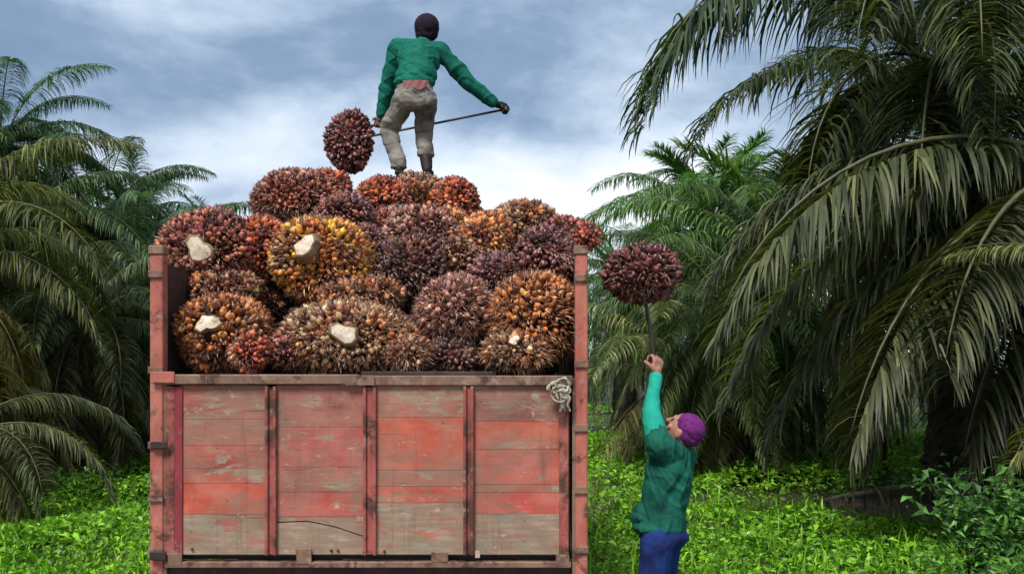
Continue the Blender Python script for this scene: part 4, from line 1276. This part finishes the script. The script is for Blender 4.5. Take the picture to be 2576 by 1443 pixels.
# pink rag at the small of the back
rr = np.random.default_rng(2)
cw = T(1050, 222, 9.2); nA, nZ = 26, 6
Vc = []
for iz in range(nZ):
    for ia in range(nA):
        an = R(-128 + 76*ia/(nA-1))
        edge = 0.5 + 0.5*math.sin(math.pi*ia/(nA-1))
        zz = 0.035 - (0.035 + 0.055*edge*(0.8 + 0.2*math.sin(ia*0.5)))*iz/(nZ-1)
        q = 1.0 + 0.02*math.sin(ia*0.9 + iz*0.8) + 0.02*iz/(nZ-1)
        Vc.append((cw.x + 0.186*q*math.cos(an), cw.y + 0.150*q*math.sin(an), cw.z + zz))
Fs = [[iz*nA+ia, iz*nA+ia+1, (iz+1)*nA+ia+1, (iz+1)*nA+ia] for iz in range(nZ-1) for ia in range(nA-1)]
mpart(MB().add(Vc, Fs).mesh('waist_cloth', True), 'waist_cloth', M_PINK)
# the spike he swings, and the bunch on it
rd = empty('spike_rod', ROD0); tag(rd, 'thin dark steel spike rod held across behind the standing man', 'rod')
d_ = (ROD1 - ROD0)
o_ = MB().tube([Vector((0, 0, 0)), d_*0.5, d_*0.93, d_], [0.011, 0.011, 0.010, 0.003], 8).build('shaft', M_ROD, rd, smooth=True)
MB().tube([d_*0.002, d_*0.05], 0.014, 10).build('grip', M_RUBBER, rd)
bc = T(880, 352, 9.56)
bunch(bc, (0.222, 0.21, 0.300), 'held', 'dark oval bunch swung in mid-air on the standing man\'s spike', seed=50, spikes=0.55, fr=0.022, group='bunches held on spike rods')

# ---- the worker on the ground at the right, reaching up
Y2 = 6.0
def U(px, py, Y=Y2): return P(px, py, Y)
fw = Vector((-0.86, 0.50, 0)).normalized(); lf_ = Vector((0, 0, 1)).cross(fw)      # facing the truck, left side to the camera
PEL2 = U(1668, 1352); 
BX, BY = PEL2.x, PEL2.y
PEL2.z = 0.93
WST2, CHS2 = U(1670, 1290), U(1682, 1190)
SHL = U(1658, 1124, 5.90); SHR = U(1716, 1142, 6.13)
NK2 = U(1698, 1130, 6.02); HD2 = U(1720, 1082, 6.02)
ELL = U(1638, 1036, 5.97); WRL = U(1650, 944, 6.07)
ELR = U(1700, 1245, 6.24); WRR = U(1668, 1280, 6.26)
g0 = U(1656, 905, 6.085)
RA, RB = U(1663, 1010, 6.10), U(1618, 720, 6.10)
wk = empty('person', (BX, BY, 0)); tag(wk, 'worker in purple cap and green shirt beside the truck, raising a bunch overhead', 'person')
def wpart(me, name, mat):
    o_ = obj(name, me, mat, wk)
    o_.matrix_parent_inverse = Matrix.Translation(-Vector(wk.location))
    return o_
HL, HR = PEL2 + lf_*0.085 - Vector((0, 0, 0.04)), PEL2 - lf_*0.085 - Vector((0, 0, 0.04))
KL, KR = Vector((HL.x, HL.y, 0.50)) + fw*0.05, Vector((HR.x, HR.y, 0.50)) + fw*0.10
AL, AR = Vector((HL.x, HL.y, 0.09)) - fw*0.04, Vector((HR.x, HR.y, 0.09)) + fw*0.08
mb = MB()
for a_, b_, c_ in ((HL, KL, AL), (HR, KR, AR)):
    mb.limb(a_, 0.082, b_, 0.056); mb.limb(b_, 0.054, c_, 0.038); mb.limb(c_, 0.038, c_ + fw*0.13 - Vector((0, 0, 0.05)), 0.032)
mb.ball(PEL2, (0.125, 0.125, 0.105)); mb.limb(PEL2, 0.105, WST2, 0.085); mb.limb(WST2, 0.085, CHS2, 0.098)
mb.limb(CHS2, 0.098, CHS2.lerp(NK2, 0.6), 0.085)
for sh, elb, wr in ((SHL, ELL, WRL), (SHR, ELR, WRR)):
    mb.limb(CHS2.lerp(NK2, 0.6), 0.075, sh, 0.050); mb.limb(sh, 0.050, elb, 0.040); mb.limb(elb, 0.039, wr, 0.027)
mb.limb(NK2 - Vector((0, 0, 0.05)), 0.058, HD2, 0.052)
face = (fw*0.74 + Vector((0, 0, 0.68))).normalized()
zax = (Vector((0, 0, 1)) - face*face.z).normalized()
yax = -face
xax = yax.cross(zax)
Mh2 = Matrix((xax, yax, zax)).transposed()
at2 = head(mb, HD2, Mh2, 1.02)
hand(mb, WRL, g0 - WRL, fw*1.0 + Vector((0.2, 0.3, 0)), 1.0, 1.25, 1)
hand(mb, WRR, Vector((-0.6, -0.1, 0.1)), (0, -0.5, -1), 1.0, 0.8, -1)
wpart(fuse(mb, 'body', 0.0055, 2, 0.4), 'body', M_FACE)
for q in (-1, 1):
    wpart(MB().ball(at2(q*0.032, -0.082, 0.008), (0.013, 0.010, 0.008), Mh2).mesh('eye', True), 'eye', M_EYE)
wpart(MB().ball(at2(0, -0.090, -0.062), (0.026, 0.010, 0.009), Mh2).mesh('mouth', True), 'mouth', M_LIP)
mb = MB()
hem = U(1664, 1322)
mb.limb(CHS2, 0.138, CHS2.lerp(NK2, 0.6), 0.112); mb.limb(WST2, 0.124, CHS2, 0.132)
mb.ball(hem + fw*0.015 - Vector((0, 0, 0.01)), (0.152, 0.148, 0.06)); mb.limb(WST2, 0.124, hem, 0.132)
mb.ball(WST2 + fw*0.055 - Vector((0, 0, 0.01)), (0.125, 0.11, 0.085)); mb.ball(hem + fw*0.06 + Vector((0, 0, 0.05)), (0.12, 0.11, 0.06))
for sh, elb, u in ((SHL, ELL, 0.35), (SHR, ELR, 1.0)):
    mb.limb(CHS2.lerp(NK2, 0.6), 0.10, sh, 0.076); mb.limb(sh, 0.076, sh.lerp(elb, u), 0.064)
mb.limb(ELR, 0.062, ELR.lerp(WRR, 0.9), 0.046)
mb.limb(NK2 - Vector((0, 0, 0.06)), 0.078, NK2 - Vector((0, 0, 0.025)), 0.068)
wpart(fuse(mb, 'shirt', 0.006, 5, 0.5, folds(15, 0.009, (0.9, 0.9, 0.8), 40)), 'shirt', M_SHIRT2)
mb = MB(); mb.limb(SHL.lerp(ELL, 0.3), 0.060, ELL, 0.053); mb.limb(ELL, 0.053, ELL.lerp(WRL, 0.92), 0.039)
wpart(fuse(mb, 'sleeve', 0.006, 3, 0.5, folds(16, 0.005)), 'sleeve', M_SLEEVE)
mb = MB()
mb.ball(PEL2 - Vector((0, 0, 0.02)), (0.138, 0.138, 0.09))
for a_, b_, c_ in ((HL, KL, AL), (HR, KR, AR)):
    mb.limb(a_, 0.094, b_, 0.074); mb.limb(b_, 0.074, c_ + Vector((0, 0, 0.04)), 0.066)
wpart(fuse(mb, 'jeans', 0.0065, 3, 0.5, folds(18, 0.006, (0.8, 0.8, 0.8), 30)), 'jeans', M_JEANS)
for c_ in (AL, AR):
    mb = MB(); mb.limb(c_ + Vector((0, 0, 0.10)), 0.055, c_, 0.050); mb.limb(c_ - fw*0.05 - Vector((0, 0, 0.05)), 0.042, c_ + fw*0.16 - Vector((0, 0, 0.055)), 0.038)
    wpart(fuse(mb, 'boot', 0.007, 3), 'boot', M_BOOT)
mb = MB(); c_ = HD2 + Mh2 @ Vector((0, 0.020, 0.035))
mb.ball(c_, (0.085, 0.097, 0.084), Mh2, 3); mb.ball(c_ + Mh2 @ Vector((0, 0.020, -0.03)), (0.083, 0.081, 0.063), Mh2)
wpart(fuse(mb, 'cap', 0.005, 3, 0.5, folds(13, 0.0015, (1, 1, 1), 70)), 'cap', M_CAPP)
mb = MB(); c_ = HD2 + Mh2 @ Vector((0, 0.052, -0.060)); mb.ball(c_, (0.074, 0.050, 0.052), Mh2)
wpart(fuse(mb, 'hair', 0.005, 2), 'hair', M_HAIR)
# his spike and bunch
rd = empty('spike_rod', RA); tag(rd, 'thin upright spike rod in the raised hand of the purple-capped worker', 'rod')
d_ = RB - RA
MB().tube([Vector((0, 0, 0)), d_*0.5, d_*0.93, d_], [0.011, 0.011, 0.010, 0.003], 8).build('shaft', M_ROD, rd, smooth=True)
MB().tube([-d_*0.02, d_*0.08], 0.016, 10).build('grip', M_RUBBER, rd)
bunch(U(1616, 692, 6.10), (0.222, 0.20, 0.162), 'held', 'dark oval bunch lifted overhead on the purple-capped worker\'s spike', seed=51, spikes=1.0, fr=0.0195, group='bunches held on spike rods')
